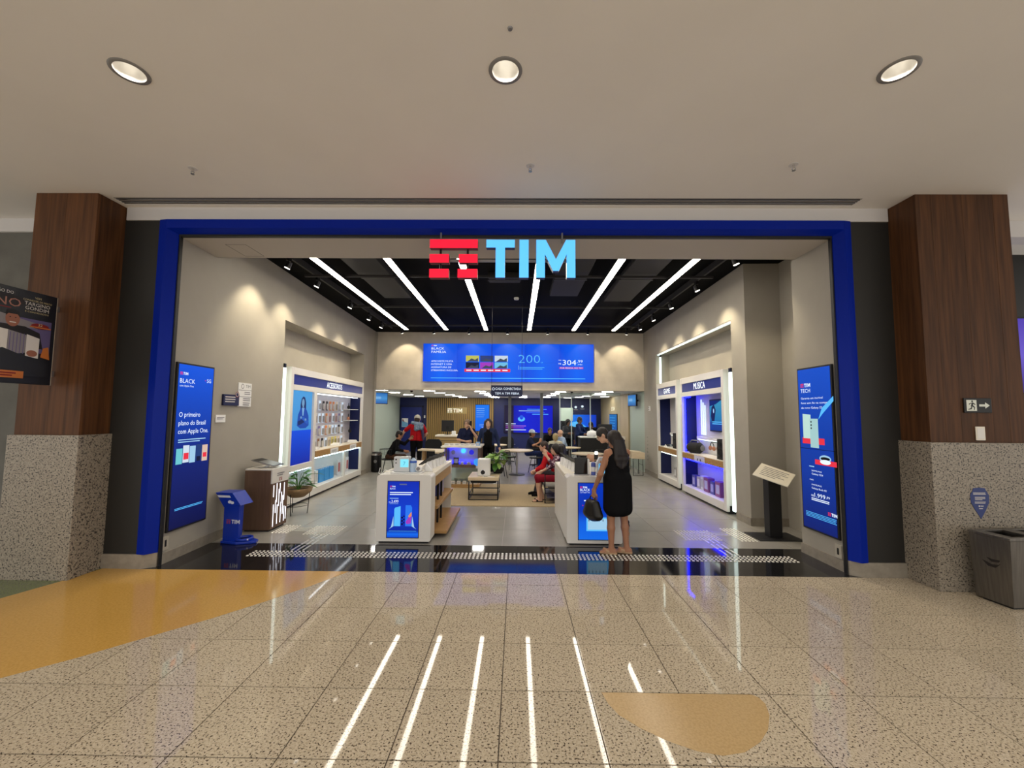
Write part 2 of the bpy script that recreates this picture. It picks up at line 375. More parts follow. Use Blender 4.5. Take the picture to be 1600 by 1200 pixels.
# charcoal side panels and stone skirting
struct(box('wall_left_panel', m_char, -4.96, -4.45, 4.97, 5.2, .165, 4.235))['label'] = 'charcoal wall panel between the left pillar and the blue portal'
struct(box('wall_right_panel', m_char, 4.06, 4.60, 4.97, 5.2, .165, 4.235))['label'] = 'charcoal wall panel between the right pillar and the blue portal'
struct(B().prism([(-4.96, 4.95), (-4.40, 4.945), (-4.285, 5.02), (-4.285, 5.07), (-4.96, 5.2)], 0, .165).build('baseboard_left', m_stone))
struct(B().prism([(4.60, 4.95), (4.02, 4.945), (3.905, 5.02), (3.905, 5.07), (4.60, 5.2)][::-1], 0, .165).build('baseboard_right', m_stone))
# blue portal
pt = thing('portal_frame', 'deep blue metal portal frame around the shop opening', 'portal', (0, 4.95, 0))
B().prism([(-4.47, 0), (-4.37, -.02), (-4.285, .075), (-4.285, .12), (-4.47, .12)], .165, 4.236).build('jamb', m_pblue, pt)
B().prism([(4.075, 0), (4.075, .12), (3.905, .12), (3.905, .075), (3.985, -.02)], .165, 4.236).build('jamb', m_pblue, pt)
# header profile runs along x: (y, z)
B().prism([(-.02, 4.236), (-.02, 4.125), (.075, 4.085), (.16, 4.085), (.16, 4.236)], -4.37, 3.98, 'x').build('header', m_pblue, pt)
B().box(-4.285, 3.905, .08, .13, 4.06, 4.087).build('shutter_slot', m_black, pt)
B().box(-4.286, -4.268, .085, .128, 0, 4.087).build('shutter_rail', m_black, pt); B().box(3.888, 3.906, .085, .128, 0, 4.087).build('shutter_rail', m_black, pt)
# flag poster beside the left pillar
fp = thing('flag_poster', 'dark event poster with an accordion player fixed to the left wood pillar', 'poster', (-5.24, 4.60, 2.13), PI/2)
W_ = 1.02
box('panel', mat('poster_board', srgb(24, 28, 38), .4), -W_, -.03, .0, .05, 0, 1.0, fp, .003)
B().box(-.03, 0, .0, .05, .1, .16).box(-.03, 0, 0, .05, .84, .9).parts('bracket', m_gray, fp)
box('edge_trim', mat('pale_edge', (.5, .42, .33), .5), -.031, -.026, -.001, .05, 0, 1.0, fp)
def ink(n, rgb): return mat(n, srgb(*rgb), .5)
i_w, i_gr, i_red, i_sk, i_bk, i_pu, i_or, i_dn = ink('ink_white', (215, 210, 205)), ink('ink_grey', (130, 125, 130)), ink('ink_red', (120, 20, 22)), ink('ink_skin', (150, 95, 75)), ink('ink_black', (18, 14, 18)), ink('ink_violet', (95, 85, 130)), ink('ink_orange', (190, 110, 50)), ink('ink_dark', (30, 26, 32))
p = Pr(fp.children[0], -W_, 0, 0, 'poster_print'); p.p = fp.children[0]
p.rect(.10, .34, .95, .70, i_pu); p.poly([(.10, .68), (.45, .72), (.82, .66), (.82, .60), (.10, .62)], i_gr)
p.disc(.47, .865, .24, .055, i_dn); p.text('SERTÃO DO', .47, .925, .03, i_w, .22, .02, 'c'); p.text('GINO', .47, .80, .085, ink('ink_copper', (165, 115, 100)), .36, .03, 'c'); p.rect(.38, .775, .57, .785, i_red)
p.text('VEM', .80, .925, .022, ink('ink_cream', (200, 185, 140)), .06, 0, 'c'); p.text('CONHECER DE PERTO', .80, .892, .018, MATS['ink_cream'], .27, 0, 'c')
p.text('TARGINO', .80, .845, .036, i_w, .24, .03, 'c'); p.text('GONDIM', .80, .798, .036, i_w, .22, .03, 'c'); p.text('E CONVIDADOS', .80, .768, .016, MATS['ink_cream'], .22, 0, 'c')
# a figure with an accordion, kept generic
p.x0 += .10; p.z0 -= .03
p.poly([(.22, .42), (.24, .58), (.36, .635), (.60, .64), (.74, .59), (.78, .42)], i_bk); p.disc(.49, .70, .062, .082, i_sk); p.poly([(.428, .72), (.44, .785), (.49, .80), (.54, .785), (.552, .72), (.53, .75), (.45, .75)], i_bk)
p.rect(.465, .658, .52, .668, i_w); p.disc(.467, .715, .007, .005, i_bk); p.disc(.513, .715, .007, .005, i_bk)
p.poly([(.26, .30), (.26, .60), (.46, .58), (.46, .32)], i_w)
for k in range(9): p.rect(.275, .33+k*.028, .33, .342+k*.028, i_bk)
p.poly([(.46, .32), (.46, .58), (.62, .55), (.62, .36)], i_gr)
for k in range(5): p.rect(.475+k*.03, .345, .482+k*.03, .56, i_pu)
p.poly([(.62, .33), (.62, .56), (.74, .53), (.74, .31)], i_w); p.disc(.68, .36, .05, .035, i_sk)
p.x0 -= .10; p.z0 += .03
p.poly([(.86, .30), (.95, .28), (.93, .42), (.88, .40)], i_or); p.disc(.835, .635, .085, .03, i_red); p.rect(.74, .615, .94, .627, i_or); p.text('22', .835, .635, .028, MATS['ink_cream'], .04, .02, 'c')
p.poly([(.10, .20), (.52, .36), (.93, .22), (.93, .08), (.10, .08)], ink('ink_navy', (26, 30, 40)))
p.rect(.22, .055, .72, .13, i_or); p.lines(.26, .098, .42, 2, .014, .026, i_red, 3)
p.build()
# exit sign, switch plate, pin sticker on the right pillar
ex = thing('exit_sign', 'black exit sign with running figure and arrow on the right wood pillar', 'sign', (4.925, 4.617, 1.902))
box('plate', m_black, 0, .30, -.012, 0, 0, .16, ex, .003)
p = Pr(ex.children[0], 0, 0, -.012, 'exit_print'); lum = mat('luminous_white', (.75, .78, .70), .5)
p.rect(.025, .02, .135, .14, lum)
p.disc(.088, .125, .010, .010, m_black); p.poly([(.07, .075), (.085, .115), (.10, .108), (.092, .07)], m_black)
p.poly([(.092, .10), (.118, .085), (.122, .093), (.096, .112)], m_black); p.poly([(.076, .11), (.05, .10), (.052, .085), (.058, .088), (.062, .098), (.08, .10)], m_black)
p.poly([(.085, .07), (.105, .055), (.10, .03), (.108, .03), (.115, .06), (.095, .08)], m_black); p.poly([(.074, .078), (.07, .05), (.04, .04), (.04, .032), (.078, .04), (.086, .07)], m_black)
p.poly([(.16, .068), (.225, .068), (.225, .045), (.275, .08), (.225, .115), (.225, .092), (.16, .092)], lum); p.build()
t = thing('switch_plate', 'blank cream switch plate below the exit sign on the right pillar', 'switch plate', (5.036, 4.617, 1.60))
box('plate', m_cream, 0, .10, -.01, 0, 0, .15, t, .003); box('cover', m_white, .012, .088, -.013, -.01, .015, .135, t, .002)
t = thing('pin_sticker', 'blue map-pin sticker with white print on the granite of the right pillar', 'sticker', (4.995, 4.583, .765))
st = mat('sticker_blue', srgb(52, 66, 120), .5)
B().prism([(0, 0), (.055, .09), (.095, .17), (.10, .25), (.075, .29), (.06, .325), (0, .33), (-.06, .325), (-.075, .29), (-.10, .25), (-.095, .17), (-.055, .09)][::-1], -.003, 0, 'y').build('sheet', st, t)
p = Pr(t.children[0], 0, 0, -.003, 'sticker_print'); p.lines(-.07, .27, .14, 2, .007, .014, i_w, 1); p.lines(-.055, .225, .11, 3, .006, .013, i_w, 2); p.lines(-.06, .175, .12, 2, .006, .012, i_w, 5); p.disc(-.015, .135, .008, .008, i_w); p.rect(-.002, .131, .03, .139, i_w); p.rect(-.02, .105, .02, .112, i_w); p.build()
# litter bin
lb = thing('litter_bin', 'square brushed steel litter bin in front of the right pillar', 'bin', (4.775, 4.14, 0), .10)
bw, bd, bh = .78, .34, .655
b = B(); e = .035
b.add([(e, e, .02), (bw-e, e, .02), (bw-e, bd, .02), (e, bd, .02), (0, 0, bh), (bw, 0, bh), (bw, bd, bh), (0, bd, bh)], [(3,2,1,0),(0,1,5,4),(1,2,6,5),(2,3,7,6),(3,0,4,7)])
b.build('body', m_steel, lb)
B().box(0, bw, 0, .05, bh, bh+.03).box(0, bw, bd-.05, bd, bh, bh+.03).box(0, .09, .05, bd-.05, bh, bh+.03).box(bw/2-.06, bw/2+.06, .05, bd-.05, bh, bh+.03).box(bw-.09, bw, .05, bd-.05, bh, bh+.03).build('rim', m_steel, lb, .004)
box('liner', m_black, .02, bw-.02, .03, bd-.03, bh-.25, bh-.2, lb); box('foot', m_black, .05, bw-.05, .05, bd-.05, 0, .02, lb)
for s_, xx in ((0, 0), (1, .30)):      # engraved swirl marks
    pr = B(); mk = mat('engraved_dark', (.035, .032, .03), .5, .6)
    sw = [(-.08, .05), (-.03, .0), (.03, .0), (.075, .05), (.05, .035), (.0, .025), (-.04, .04)]; sw2 = [(-.05, .09), (.0, .05), (.06, .06), (.08, .10), (.04, .08), (.0, .078)]
    for s2 in (sw, sw2):
        if s_: pr.add([(xx+a, e*.42-.002, .36+c) for a, c in s2], [tuple(range(len(s2)))])
        else: pr.add([(e*.42-.003, .17-a, .36+c) for a, c in s2], [tuple(range(len(s2)))])
    pr.build('engraved_mark', mk, lb)
# ================================================================== STORE SHELL
SY0, SY1 = 5.95, 13.45
LA, LB = Vector((-4.29, 5.08)), Vector((-4.65, 13.45)); L_RZ = math.atan2(LB.y-LA.y, LB.x-LA.x)
RA, RB = Vector((4.14, 13.45)), Vector((3.97, 7.15)); R_RZ = math.atan2(RB.y-RA.y, RB.x-RA.x)
sf = struct(B().box(-6.4, 5.2, SY0, 20.4, -.06, -.003).build('store_floor', mat('pale_grout', (.34, .32, .29), .7))); sf['label'] = 'large grey porcelain tile floor inside the shop'
P_ = .815
tm = B().box(0, P_-.005, 0, P_-.005, -.03, 0).mesh('floor_tile'); tm.materials.append(m_stile)
rest = B()
for j in range(18):
    for i in range(-8, 7):
        x = -.19+i*P_; y = SY0+j*P_
        if x > 4.9 or x < -6.4: continue
        if y < 12.2: q = bpy.data.objects.new('floor_tile', tm); link(q, sf); q.location = (x, y, 0)
        elif y < 20.0: rest.box(x, x+P_-.005, y, y+P_-.005, -.03, 0)
rest.build('floor_tile', m_stile, sf)['kind'] = 'stuff'
# black granite sill
sl = struct(B().box(-4.6, 4.75, YF, SY0, -.06, -.004).build('entrance_sill', m_black)); sl['label'] = 'polished black granite sill across the shop entrance'
for i in range(6):
    x0 = -4.9+i*1.64
    B().box(x0, x0+1.637, YF+.002, SY0-.002, -.03, .0005).build('granite_slab', m_bgranite, sl)
# tactile studs and guide bars
m_stud = mat('stud_metal', (.78, .76, .70), .28, .6)
def studs(name, label, areas, bars, r=.0185):
    b = B()
    for x0, x1, y0, y1, nx, ny in areas:
        for i in range(nx):
            for j in range(ny):
                x = x0+(x1-x0)*i/(nx-1); y = y0+(y1-y0)*j/(ny-1)
                b.cyl((x, y, 0), (x, y, .007), r, r*.72, 8)
    for x0, x1, y0, y1 in bars: b.box(x0, x1, y0, y1, 0, .006)
    o = b.build(name, m_stud); o['kind'] = 'stuff'; return tag(o, label, 'tactile studs')
studs('tactile_studs', 'long band of metal tactile studs across the black entrance sill', [(-3.46, 3.59, 5.435, 5.615, 134, 4)], [])
def gl(xc): return [(xc+k*.075-.012, xc+k*.075+.012, 5.66+s*.25, 5.66+s*.25+.21) for k in (-1, 0, 1) for s in range(3)]
studs('tactile_studs', 'tactile studs and guide bars on the floor beside the wooden kiosk', [(-3.75, -3.53, 6.46, 6.87, 5, 9), (-3.23, -2.76, 6.40, 6.84, 10, 9)],
      gl(-2.93) + [(-3.50, -3.26, y-.012, y+.012) for y in (6.58, 6.655, 6.73)])
studs('tactile_studs', 'tactile studs and guide bars on the floor beside the lectern', [(2.54, 3.06, 6.33, 6.80, 11, 9), (3.35, 3.57, 6.30, 6.95, 5, 13)],
      gl(2.88) + [(3.09, 3.32, y-.012, y+.012) for y in (6.58, 6.655, 6.73)])
# soffit and black ceiling
so = struct(box('ceiling_soffit', m_soffit, -4.9, 4.7, 5.08, 5.75, 4.06, 4.62)); so['label'] = 'beige plaster soffit just inside the shop opening'
hb = B()
for a in ((-3.875, -3.60, 5.28, 5.286), (-3.875, -3.60, 5.68, 5.686), (-3.875, -3.869, 5.28, 5.686), (-3.606, -3.60, 5.28, 5.686)): hb.box(*a, 4.0585, 4.0605)
hb.build('access_hatch', mat('hatch_gap', (.1, .09, .08), .7), so)
bc = struct(box('ceiling_black', m_bceil, -5.2, 5.2, 5.75, SY1+.2, 4.52, 4.62)); bc['label'] = 'black painted ceiling of the shop'
mb = mat('dark_beam', (.012, .011, .012), .6)
for k, y in enumerate((7.38, 9.53, 11.6)):
    tag(box('ceiling_beam', mb, -3.9, 3.55, y-.02, y+.02, 4.33, 4.37), ['thin dark cross rail under the black ceiling nearest the soffit', 'thin dark cross rail under the middle of the black ceiling', 'thin dark cross rail under the black ceiling nearest the video wall'][k], 'rail', 'ceiling cross rails')
for k, (x, y0, y1) in enumerate(((-2.65, 6.3, 9.0), (1.0, 6.6, 8.8), (2.25, 6.2, 9.2), (-.25, 7.6, 7.9))):
    t = thing('air_duct', ['flat dark duct between the two leftmost light strips', 'flat dark duct right of the letters of the hanging sign', 'flat dark duct between the two rightmost light strips', 'small dark grille in the black ceiling behind the hanging sign'][k], 'duct', (x, 0, 4.40))
    box('duct_body', mb, -.3, .3, y0, y1, 0, .118, t, .01); box('flange', mat('dark_flange', (.02, .02, .02), .5), -.32, .32, (y0+y1)/2-.02, (y0+y1)/2+.02, -.006, .118, t)
# light strips
SX = (-3.22, -2.06, -.90, .35, 1.635, 2.79)
names = ['outermost on the left', 'second from the left', 'third from the left, behind the red mark', 'third from the right, behind the white letters', 'second from the right', 'outermost on the right']
for k, x in enumerate(SX):
    t = thing('strip_light', 'long white linear ceiling light, ' + names[k], 'ceiling light', (x, 0, 4.27), 0, 'linear lights in the shop ceiling')
    for y0, y1 in ((5.80, 7.37), (7.39, 9.52), (9.54, 11.85)):
        h = box('housing', m_blackm, -.06, .06, y0, y1, .012, .06, t)
        box('diffuser', g_strip, -.052, .052, y0+.008, y1-.008, 0, .012, h)
    B().tube([(0, 6.4, .06), (0, 6.4, .25)], .004, 5).tube([(0, 9.5, .06), (0, 9.5, .25)], .004, 5).tube([(0, 11.6, .06), (0, 11.6, .25)], .004, 5).parts('suspension_wire', m_blackm, t)
# track rails and spotlights
def spot_head(t, aim):
    d = Vector(aim).normalized()
    B().box(-.02, .02, -.05, .05, .10, .16).build('adapter', m_blackm, t)
    B().cyl((0, 0, .10), (0, 0, .03), .012).build('stem', m_blackm, t)
    a = Vector((0, 0, .035)); B().cyl(a-d*.05, a+d*.055, .040, .048, 14, True).build('lamp_can', m_blackm, t, smooth=False)
    B().cyl(a+d*.056, a+d*.062, .042, .042, 14).build('lens', mat('spot_lens', (.9, .9, .9), .3, 0, (1, .93, .80), 9.), t)
    return a+d*.07
ordn = ['nearest the soffit', 'second from the soffit', 'third from the soffit', 'fourth from the soffit', 'nearest the video wall']
for side, tx, ys, wx in (('left', -3.78, (6.62, 7.62, 9.18, 10.37, 11.34), -4.50), ('right', 3.42, (6.38, 7.78, 9.1, 10.3, 11.44), 4.05)):
    t = thing('lighting_track', 'black lighting track along the %s side of the shop ceiling' % side, 'lighting track', (tx, 0, 4.40))
    box('rail', mb, -.02, .02, 5.9, 12.3, 0, .04, t); B().box(-.012, .012, 5.95, 12.2, .04, .12).build('hanger', mb, t)
    for k, y in enumerate(ys):
        t = thing('track_spotlight', 'small black spotlight on the %s ceiling track, %s' % (side, ordn[k]), 'spotlight', (tx, y, 4.24), 0, 'spotlights on the ceiling tracks')
        aim = (wx-tx, 0, -1.7); e = spot_head(t, aim); p0 = Vector(t.location)+e
        light('SPOT', p0, 85, (1, .86, .60), (wx, y, 4.24-1.7), spot_size=1.5, spot_blend=.7, shadow_soft_size=.02)
for k, x in enumerate((-3.6, -2.6, -1.5, -.3, .95, 2.2, 3.4)):
    t = thing('track_spotlight', 'tiny black spotlight washing the wall above the video wall, number %s from the left' % ('one two three four five six seven'.split()[k]), 'spotlight', (x, 12.70, 4.36), 0, 'spotlights in front of the video wall')
    e = spot_head(t, (0, .75, -.9)); light('SPOT', Vector(t.location)+e, 45, (1, .84, .58), (x, 13.45, 3.4), spot_size=1.35, spot_blend=.4, shadow_soft_size=.02)
t = thing('smoke_detector', 'small white smoke detector on the black ceiling above the video wall', 'smoke detector', (-.02, 9.35, 4.52)); B().lathe([(0, -.05), (.05, -.045), (.06, -.02), (.06, 0)], n=18).build('body', m_wht, t, smooth=True); B().lathe([(.02, -.052), (.03, -.056), (.02, -.06), (0, -.06)], n=12).build('sensor_grille', m_gray, t)
# left wall with its niche (local: x along the wall to the back, -y into the room)
lw = bpy.data.objects.new('wall_left', None); C.objects.link(lw); lw.location = (LA.x, LA.y, 0); lw.rotation_euler = (0, 0, L_RZ); struct(lw); lw['label'] = 'beige left wall of the shop with a tall niche for the display case'
LL = (LB-LA).length; NU0, NU1, NZ = 2.62, 7.22, 3.60
B().box(0, NU0, 0, .7, 0, 4.52).box(NU0, NU1, 0, .7, NZ, 4.52).box(NU1, LL, 0, .7, 0, 4.52).box(NU0, NU1, .40, .7, 0, NZ).build('wall_face', m_wall, lw)
B().box(0, NU0-.02, -.012, 0, 0, .13).box(NU1+.05, LL, -.012, 0, 0, .13).build('skirting', m_stone, lw)
# right wall
rw = bpy.data.objects.new('wall_right', None); C.objects.link(rw); rw.location = (RA.x, RA.y, 0); rw.rotation_euler = (0, 0, R_RZ); struct(rw); rw['label'] = 'beige right wall of the shop with a lit niche for the display cases'
RL = (RB-RA).length; MU0, MU1 = 1.26, 5.80
B().box(0, MU0, 0, .62, 0, 4.52).box(MU0, MU1, 0, .62, NZ+.03, 4.52).box(MU1, RL, 0, .62, 0, 4.52).box(MU0, MU1, .40, .66, 0, NZ+.03).build('wall_face', m_wall, rw)
B().box(0, MU0-.02, -.012, 0, 0, .13).box(MU1+.02, RL+.012, -.012, 0, 0, .13).box(RL, RL+.012, -.012, .62, 0, .13).build('skirting', m_stone, rw)
# front right: recess wall and the angled wall that carries the portrait screen
q = struct(box('wall_right_recess', m_wall, 4.58, 4.9, 5.1, 7.6, 0, 4.52)); q['label'] = 'beige recess wall behind the lectern'
q = struct(box('wall_right_front', m_wall, 3.92, 4.62, 5.08, 5.83, 0, 4.06)); q['label'] = 'beige short wall carrying the right portrait screen'
B().box(3.908, 3.92, 5.08, 5.842, 0, .13).box(3.92, 4.58, 5.83, 5.842, 0, .13).parts('skirting', m_stone, q)
# bulkhead over the lounge, lounge ceiling
CZ2 = 2.62
q = struct(box('wall_bulkhead', m_bwall, -4.9, 4.6, SY1, SY1+.25, CZ2, 4.52)); q['label'] = 'beige bulkhead wall carrying the wide video wall'
lc = struct(box('ceiling_lounge', mat('lounge_ceiling', (.72, .71, .68), .6), -6.4, 5.0, SY1+.04, 20.4, CZ2+.002, CZ2+.1)); lc['label'] = 'low plaster ceiling of the lounge at the back of the shop'
q = struct(B().prism([(-5.15, 13.44), (-5.72, 20.25), (-5.95, 20.25), (-5.4, 13.44)], 0, CZ2).build('wall_lounge_left', m_green_wall)); q['label'] = 'pale green wall at the left of the lounge'
q = struct(box('wall_lounge_left_return', m_wall, -5.35, -4.60, 13.30, 13.45, 0, 4.5)); q['label'] = 'narrow return of the left wall under the bulkhead'
q = struct(box('wall_lounge_right', m_green_wall, 4.16, 4.4, 13.46, 20.3, 0, CZ2)); q['label'] = 'pale green wall at the right of the lounge'
bk = struct(box('wall_back', m_navy, -6.4, 5.0, 20.2, 20.4, 0, CZ2+.05)); bk['label'] = 'navy back wall of the lounge'
# ceiling light panels of the lounge: five diagonal rows
mrow = {}
rows = [('left wall', [(-4.55, 13.85), (-4.52, 15.2), (-4.45, 16.9), (-4.35, 18.4)]), ('slatted wall', [(-2.95, 13.9), (-2.85, 15.3), (-2.72, 16.8), (-2.60, 18.0), (-2.50, 19.2)]),
        ('standing women', [(-1.25, 14.1), (-1.20, 15.4), (-1.12, 16.8), (-1.05, 18.2), (-1.0, 19.3)]), ('hanging sign', [(.25, 17.4), (.30, 18.9)]),
        ('glass room', [(1.50, 14.1), (1.45, 15.3), (1.40, 16.8), (1.32, 18.4), (2.35, 19.0), (2.9, 17.2), (2.75, 18.2)]), ('right wall', [(3.05, 13.9), (3.02, 15.0), (3.0, 16.1), (3.75, 17.6)])]
for nm, pts in rows:
    for k, (x, y) in enumerate(pts):
        t = thing('ceiling_light_panel', '%s small white light panel in the lounge ceiling row by the %s' % (('nearest', 'second', 'third', 'fourth', 'fifth', 'sixth', 'seventh')[k], nm), 'ceiling light', (x, y, CZ2), 0, 'light panels in the lounge ceiling')
        box('frame', m_wht, -.19, .19, -.10, .10, -.012, .002, t); box('diffuser', g_panel, -.175, .175, -.088, .088, -.016, -.012, t)
# hidden-from-above light is not needed: panels give off their own light
# ================================================================== SIGNS AND SCREENS
# hanging sign over the entrance
sg = thing('hanging_shop_sign', 'large hanging shop sign with red block mark and pale blue letters', 'sign', (0, 4.97, 0))
m_sr = mat('sign_red', srgb(200, 20, 40), .35, 0, srgb(255, 20, 55), 1.0); m_sb = mat('sign_blue_face', srgb(90, 170, 240), .35, 0, srgb(84, 184, 255), 1.0)
m_sred = mat('sign_red_return', srgb(120, 5, 20), .4); m_sbr = mat('sign_blue_return', srgb(10, 30, 110), .3)
def slab_letter(name, poly, face, side):
    o = B(); o.prism(poly, -.02, .06, 'y'); o.mi = 1; o.prism(poly, -.026, -.0201, 'y'); return o.build(name, [side, face], sg)
def R4(x0, z0, x1, z1): return [(x0, z0), (x1, z0), (x1, z1), (x0, z1)]
for r in ((-1.083, 3.885, -.493, 3.993), (-1.083, 3.70, -.845, 3.806), (-.722, 3.70, -.493, 3.806), (-1.083, 3.513, -.845, 3.620), (-.735, 3.513, -.493, 3.620)): slab_letter('red_block', R4(*r), m_sr, m_sred)
slab_letter('letter_t', [(-.27, 3.515), (-.155, 3.515), (-.155, 3.892), (-.036, 3.892), (-.036, 3.99), (-.386, 3.99), (-.386, 3.892), (-.27, 3.892)], m_sb, m_sbr)
slab_letter('letter_i', R4(.022, 3.515, .135, 3.99), m_sb, m_sbr)
slab_letter('letter_m', [(.229, 3.515), (.335, 3.515), (.335, 3.81), (.435, 3.60), (.505, 3.60), (.602, 3.81), (.602, 3.515), (.708, 3.515), (.708, 3.99), (.595, 3.99), (.47, 3.745), (.345, 3.99), (.229, 3.99)], m_sb, m_sbr)
for x in (-.957, -.62): B().tube([(x, .03, 3.60), (x, .03, 3.92)], .014, 8).build('spine', m_blackm, sg)
B().box(-1.05, .69, .045, .065, 3.735, 3.765).build('back_rail', m_gray, sg)
for x in (-.957, .552): B().tube([(x, .03, 3.97), (x, .03, 4.10)], .012, 8).build('hanging_rod', m_gray, sg)
# two portrait screens on the side walls
def portrait(loc, rz, w, h, label, back):
    t = thing('portrait_screen', label, 'screen', loc, rz)
    box('bezel', m_black, 0, w, -.03, 0, 0, h, t, .004)
    s = box('display', back, .022, w-.022, -.0335, -.03, .022, h-.022, t)
    return t, Pr(s, .022, .022, -.0335), w-.044, h-.044
gr1 = grad_glow('picture_navy_blue', [(0, (8, 16, 74)), (.45, (8, 34, 124)), (.6, (6, 60, 175)), (1, (6, 90, 235))], 2, 1, .9)
t, p, w_, h_ = portrait((-4.2915, 5.115, .365), L_RZ, .675, 2.11, 'tall portrait screen with dark blue advert on the left wall', gr1)
p.logo(.02, h_*.935, .035); p.text('BLACK', .02, h_*.885, .055, g_text, .26); p.text('com Apple One', .02, h_*.862, .024, g_text, .24); p.text('5G', w_-.13, h_*.90, .05, g_text, .08, .02); p.text('+', w_-.17, h_*.905, .03, g_red)
for i, s in enumerate(('O primeiro', 'plano do Brasil', 'com Apple One.')): p.text(s, .04, h_*(.675-i*.052), .06, g_text, (.37, .48, .54)[i])
p.lines(.05, h_*.53, .52, 2, .012, .028, g_pale, 4)
cols = [glow('card_teal', (110, 200, 210)), glow('card_white', (210, 225, 240)), g_pale, glow('card_navy', (30, 60, 120)), glow('card_warm', (220, 190, 170))]
for i in range(5): p.rect(.03+i*.113, h_*.385+(.012 if i % 2 else 0), .03+i*.113+.105, h_*.49+(.015 if i % 2 else 0)-(.02 if i == 0 else 0), cols[i])
p.rect(.155, h_*.41, .24, h_*.45, g_red); p.rect(.385, h_*.39, .455, h_*.42, g_dark); p.rect(.50, h_*.41, .57, h_*.44, g_red); p.lines(.06, h_*.115, .5, 2, .008, .016, g_cyan, 6); p.build()
gr2 = grad_glow('picture_blue', [(0, (4, 30, 115)), (.35, (4, 56, 165)), (.6, (4, 64, 178)), (1, (6, 82, 210))], 2, 1, .9)
t, p, w_, h_ = portrait((3.919, 5.755, .36), -PI/2, .625, 2.14, 'tall portrait screen with phone advert on the short right wall', gr2)
p.logo(.05, h_*.885, .05); p.text('TECH', .05, h_*.85, .05, g_text, .18, .02)
for i, s in enumerate(('Garanta um incrível', 'fone sem fio na compra', 'do novo Galaxy S24.')): p.text(s, .05, h_*(.808-i*.03), .026, g_text, (.40, .50, .42)[i])
p.rect(.05, h_*.527, .45, h_*.565, g_red); p.poly([(.07, h_*.56), (.22, h_*.56), (.22, h_*.71), (.07, h_*.715)], glow('phone_mint', (190, 225, 215))); p.poly([(.20, h_*.505), (.35, h_*.505), (.35, h_*.685), (.20, h_*.685)], glow('phone_pale', (165, 205, 205)))
for k in range(3): p.disc(.225, h_*(.665-.02*k), .012, .012, g_blk)
p.poly([(.36, h_*.68), (.43, h_*.75), (.63, h_*.82), (.63, h_*.79), (.45, h_*.72)], g_cyan)
p.rect(0, h_*.495, .635, h_*.498, g_blk); p.rect(.27, h_*.405, .635, h_*.435, g_red); p.disc(.45, h_*.445, .10, .045, g_pale); p.disc(.45, h_*.445, .08, .022, g_blk); p.disc(.45, h_*.425, .09, .03, g_text)
p.rect(.16, h_*.385, .25, h_*.391, g_pale); p.text('SAMSUNG', .20, h_*.358, .018, g_text, .18, .02); p.text('Galaxy S24', .20, h_*.338, .022, g_text, .20); p.text('MAIS', .16, h_*.302, .016, g_text, .07); p.text('SAMSUNG', .19, h_*.272, .018, g_text, .18, .02); p.text('Galaxy Buds FE', .19, h_*.25, .022, g_text, .26)
p.text('R$', .18, h_*.203, .025, g_text, .04); p.text('1.999', .235, h_*.203, .052, g_text, .19, .02); p.text(',99', .44, h_*.21, .03, g_text, .06); p.lines(.18, h_*.19, .31, 2, .01, .02, g_text, 2)
p.logo(.46, h_*.115, .04); p.lines(.07, h_*.10, .55, 4, .007, .018, g_cyan, 9); p.build()
# video wall of ten panels
vw = thing('video_wall', 'wide blue video wall of ten panels on the bulkhead', 'video wall', (-3.065, 13.45, 2.885))
pw, ph = 5.565/5, 1.245/2
m_vb = grad_glow('video_blue', [(0, (8, 78, 232)), (.5, (6, 104, 250)), (1, (22, 86, 236))], 0, 1, .95)
B().box(.03, 5.535, -.06, 0, .03, 1.215).build('mount', m_black, vw)
first = None
pm = B().box(.002, pw-.002, -.085, -.06, .002, ph-.002).mesh('panel'); pm.materials.append(m_vb)
for i in range(5):
    for j in range(2):
        q = bpy.data.objects.new('panel', pm); link(q, vw); q.location = (i*pw, 0, j*ph); first = first or q
p = Pr(vw, 0, 0, -.085, 'screen_lettering')
p.logo(.27, 1.155, .045); p.text('BLACK', .27, 1.045, .075, g_text, .42); p.text('FAMÍLIA', .27, .935, .075, g_text, .48)
for i, s in enumerate(('APROVEITE MUITA', 'INTERNET E UMA', 'ASSINATURA DE', 'STREAMING INCLUSA.')): p.text(s, .27, .64-i*.10, .055, g_text, (.72, .68, .66, .88)[i], .02)
tcol = [glow('thumb_yellow', (190, 190, 90)), glow('thumb_navy', (40, 60, 120)), glow('thumb_white', (200, 215, 230)), g_dark, g_mag, glow('thumb_sky', (110, 190, 230))]
for i in range(3):
    for j in range(2):
        u, v = 1.40+i*.47, .66-j*.22; p.rect(u, v, u+.43, v+.195, tcol[j*3+i]); p.poly([(u+.05, v), (u+.18, v+.10), (u+.30, v+.06), (u+.40, v+.12), (u+.40, v)], glow('thumb_shade', (60, 70, 90)))
p.rect(1.36, .32, 2.85, .42, g_red); 
for i in range(6): p.rect(1.42+i*.235, .355, 1.42+i*.235+.17, .39, g_text)
p.text('200', 3.12, .62, .27, g_cyan, .70, -.012); p.text('GB', 3.84, .62, .04, g_cyan); p.lines(3.15, .465, .86, 2, .018, .05, g_cyan, 3); p.rect(3.12, .40, 3.13, .54, g_pale)
p.text('POR', 4.42, .70, .035, g_text); p.text('R$', 4.42, .58, .05, g_text, .08, .02); p.text('304', 4.55, .56, .17, g_text, .44, .03); p.text(',99', 5.02, .64, .09, g_text, .18, .02); p.text('/MÊS', 5.04, .56, .035, g_text, .15); p.rect(4.44, .43, 5.22, .50, g_mag); p.text('POR PESSOA, NO TIM', 4.47, .442, .045, g_text, .72, .02)
p.rect(.27, .105, 5.28, .125, g_cyan); p.build()
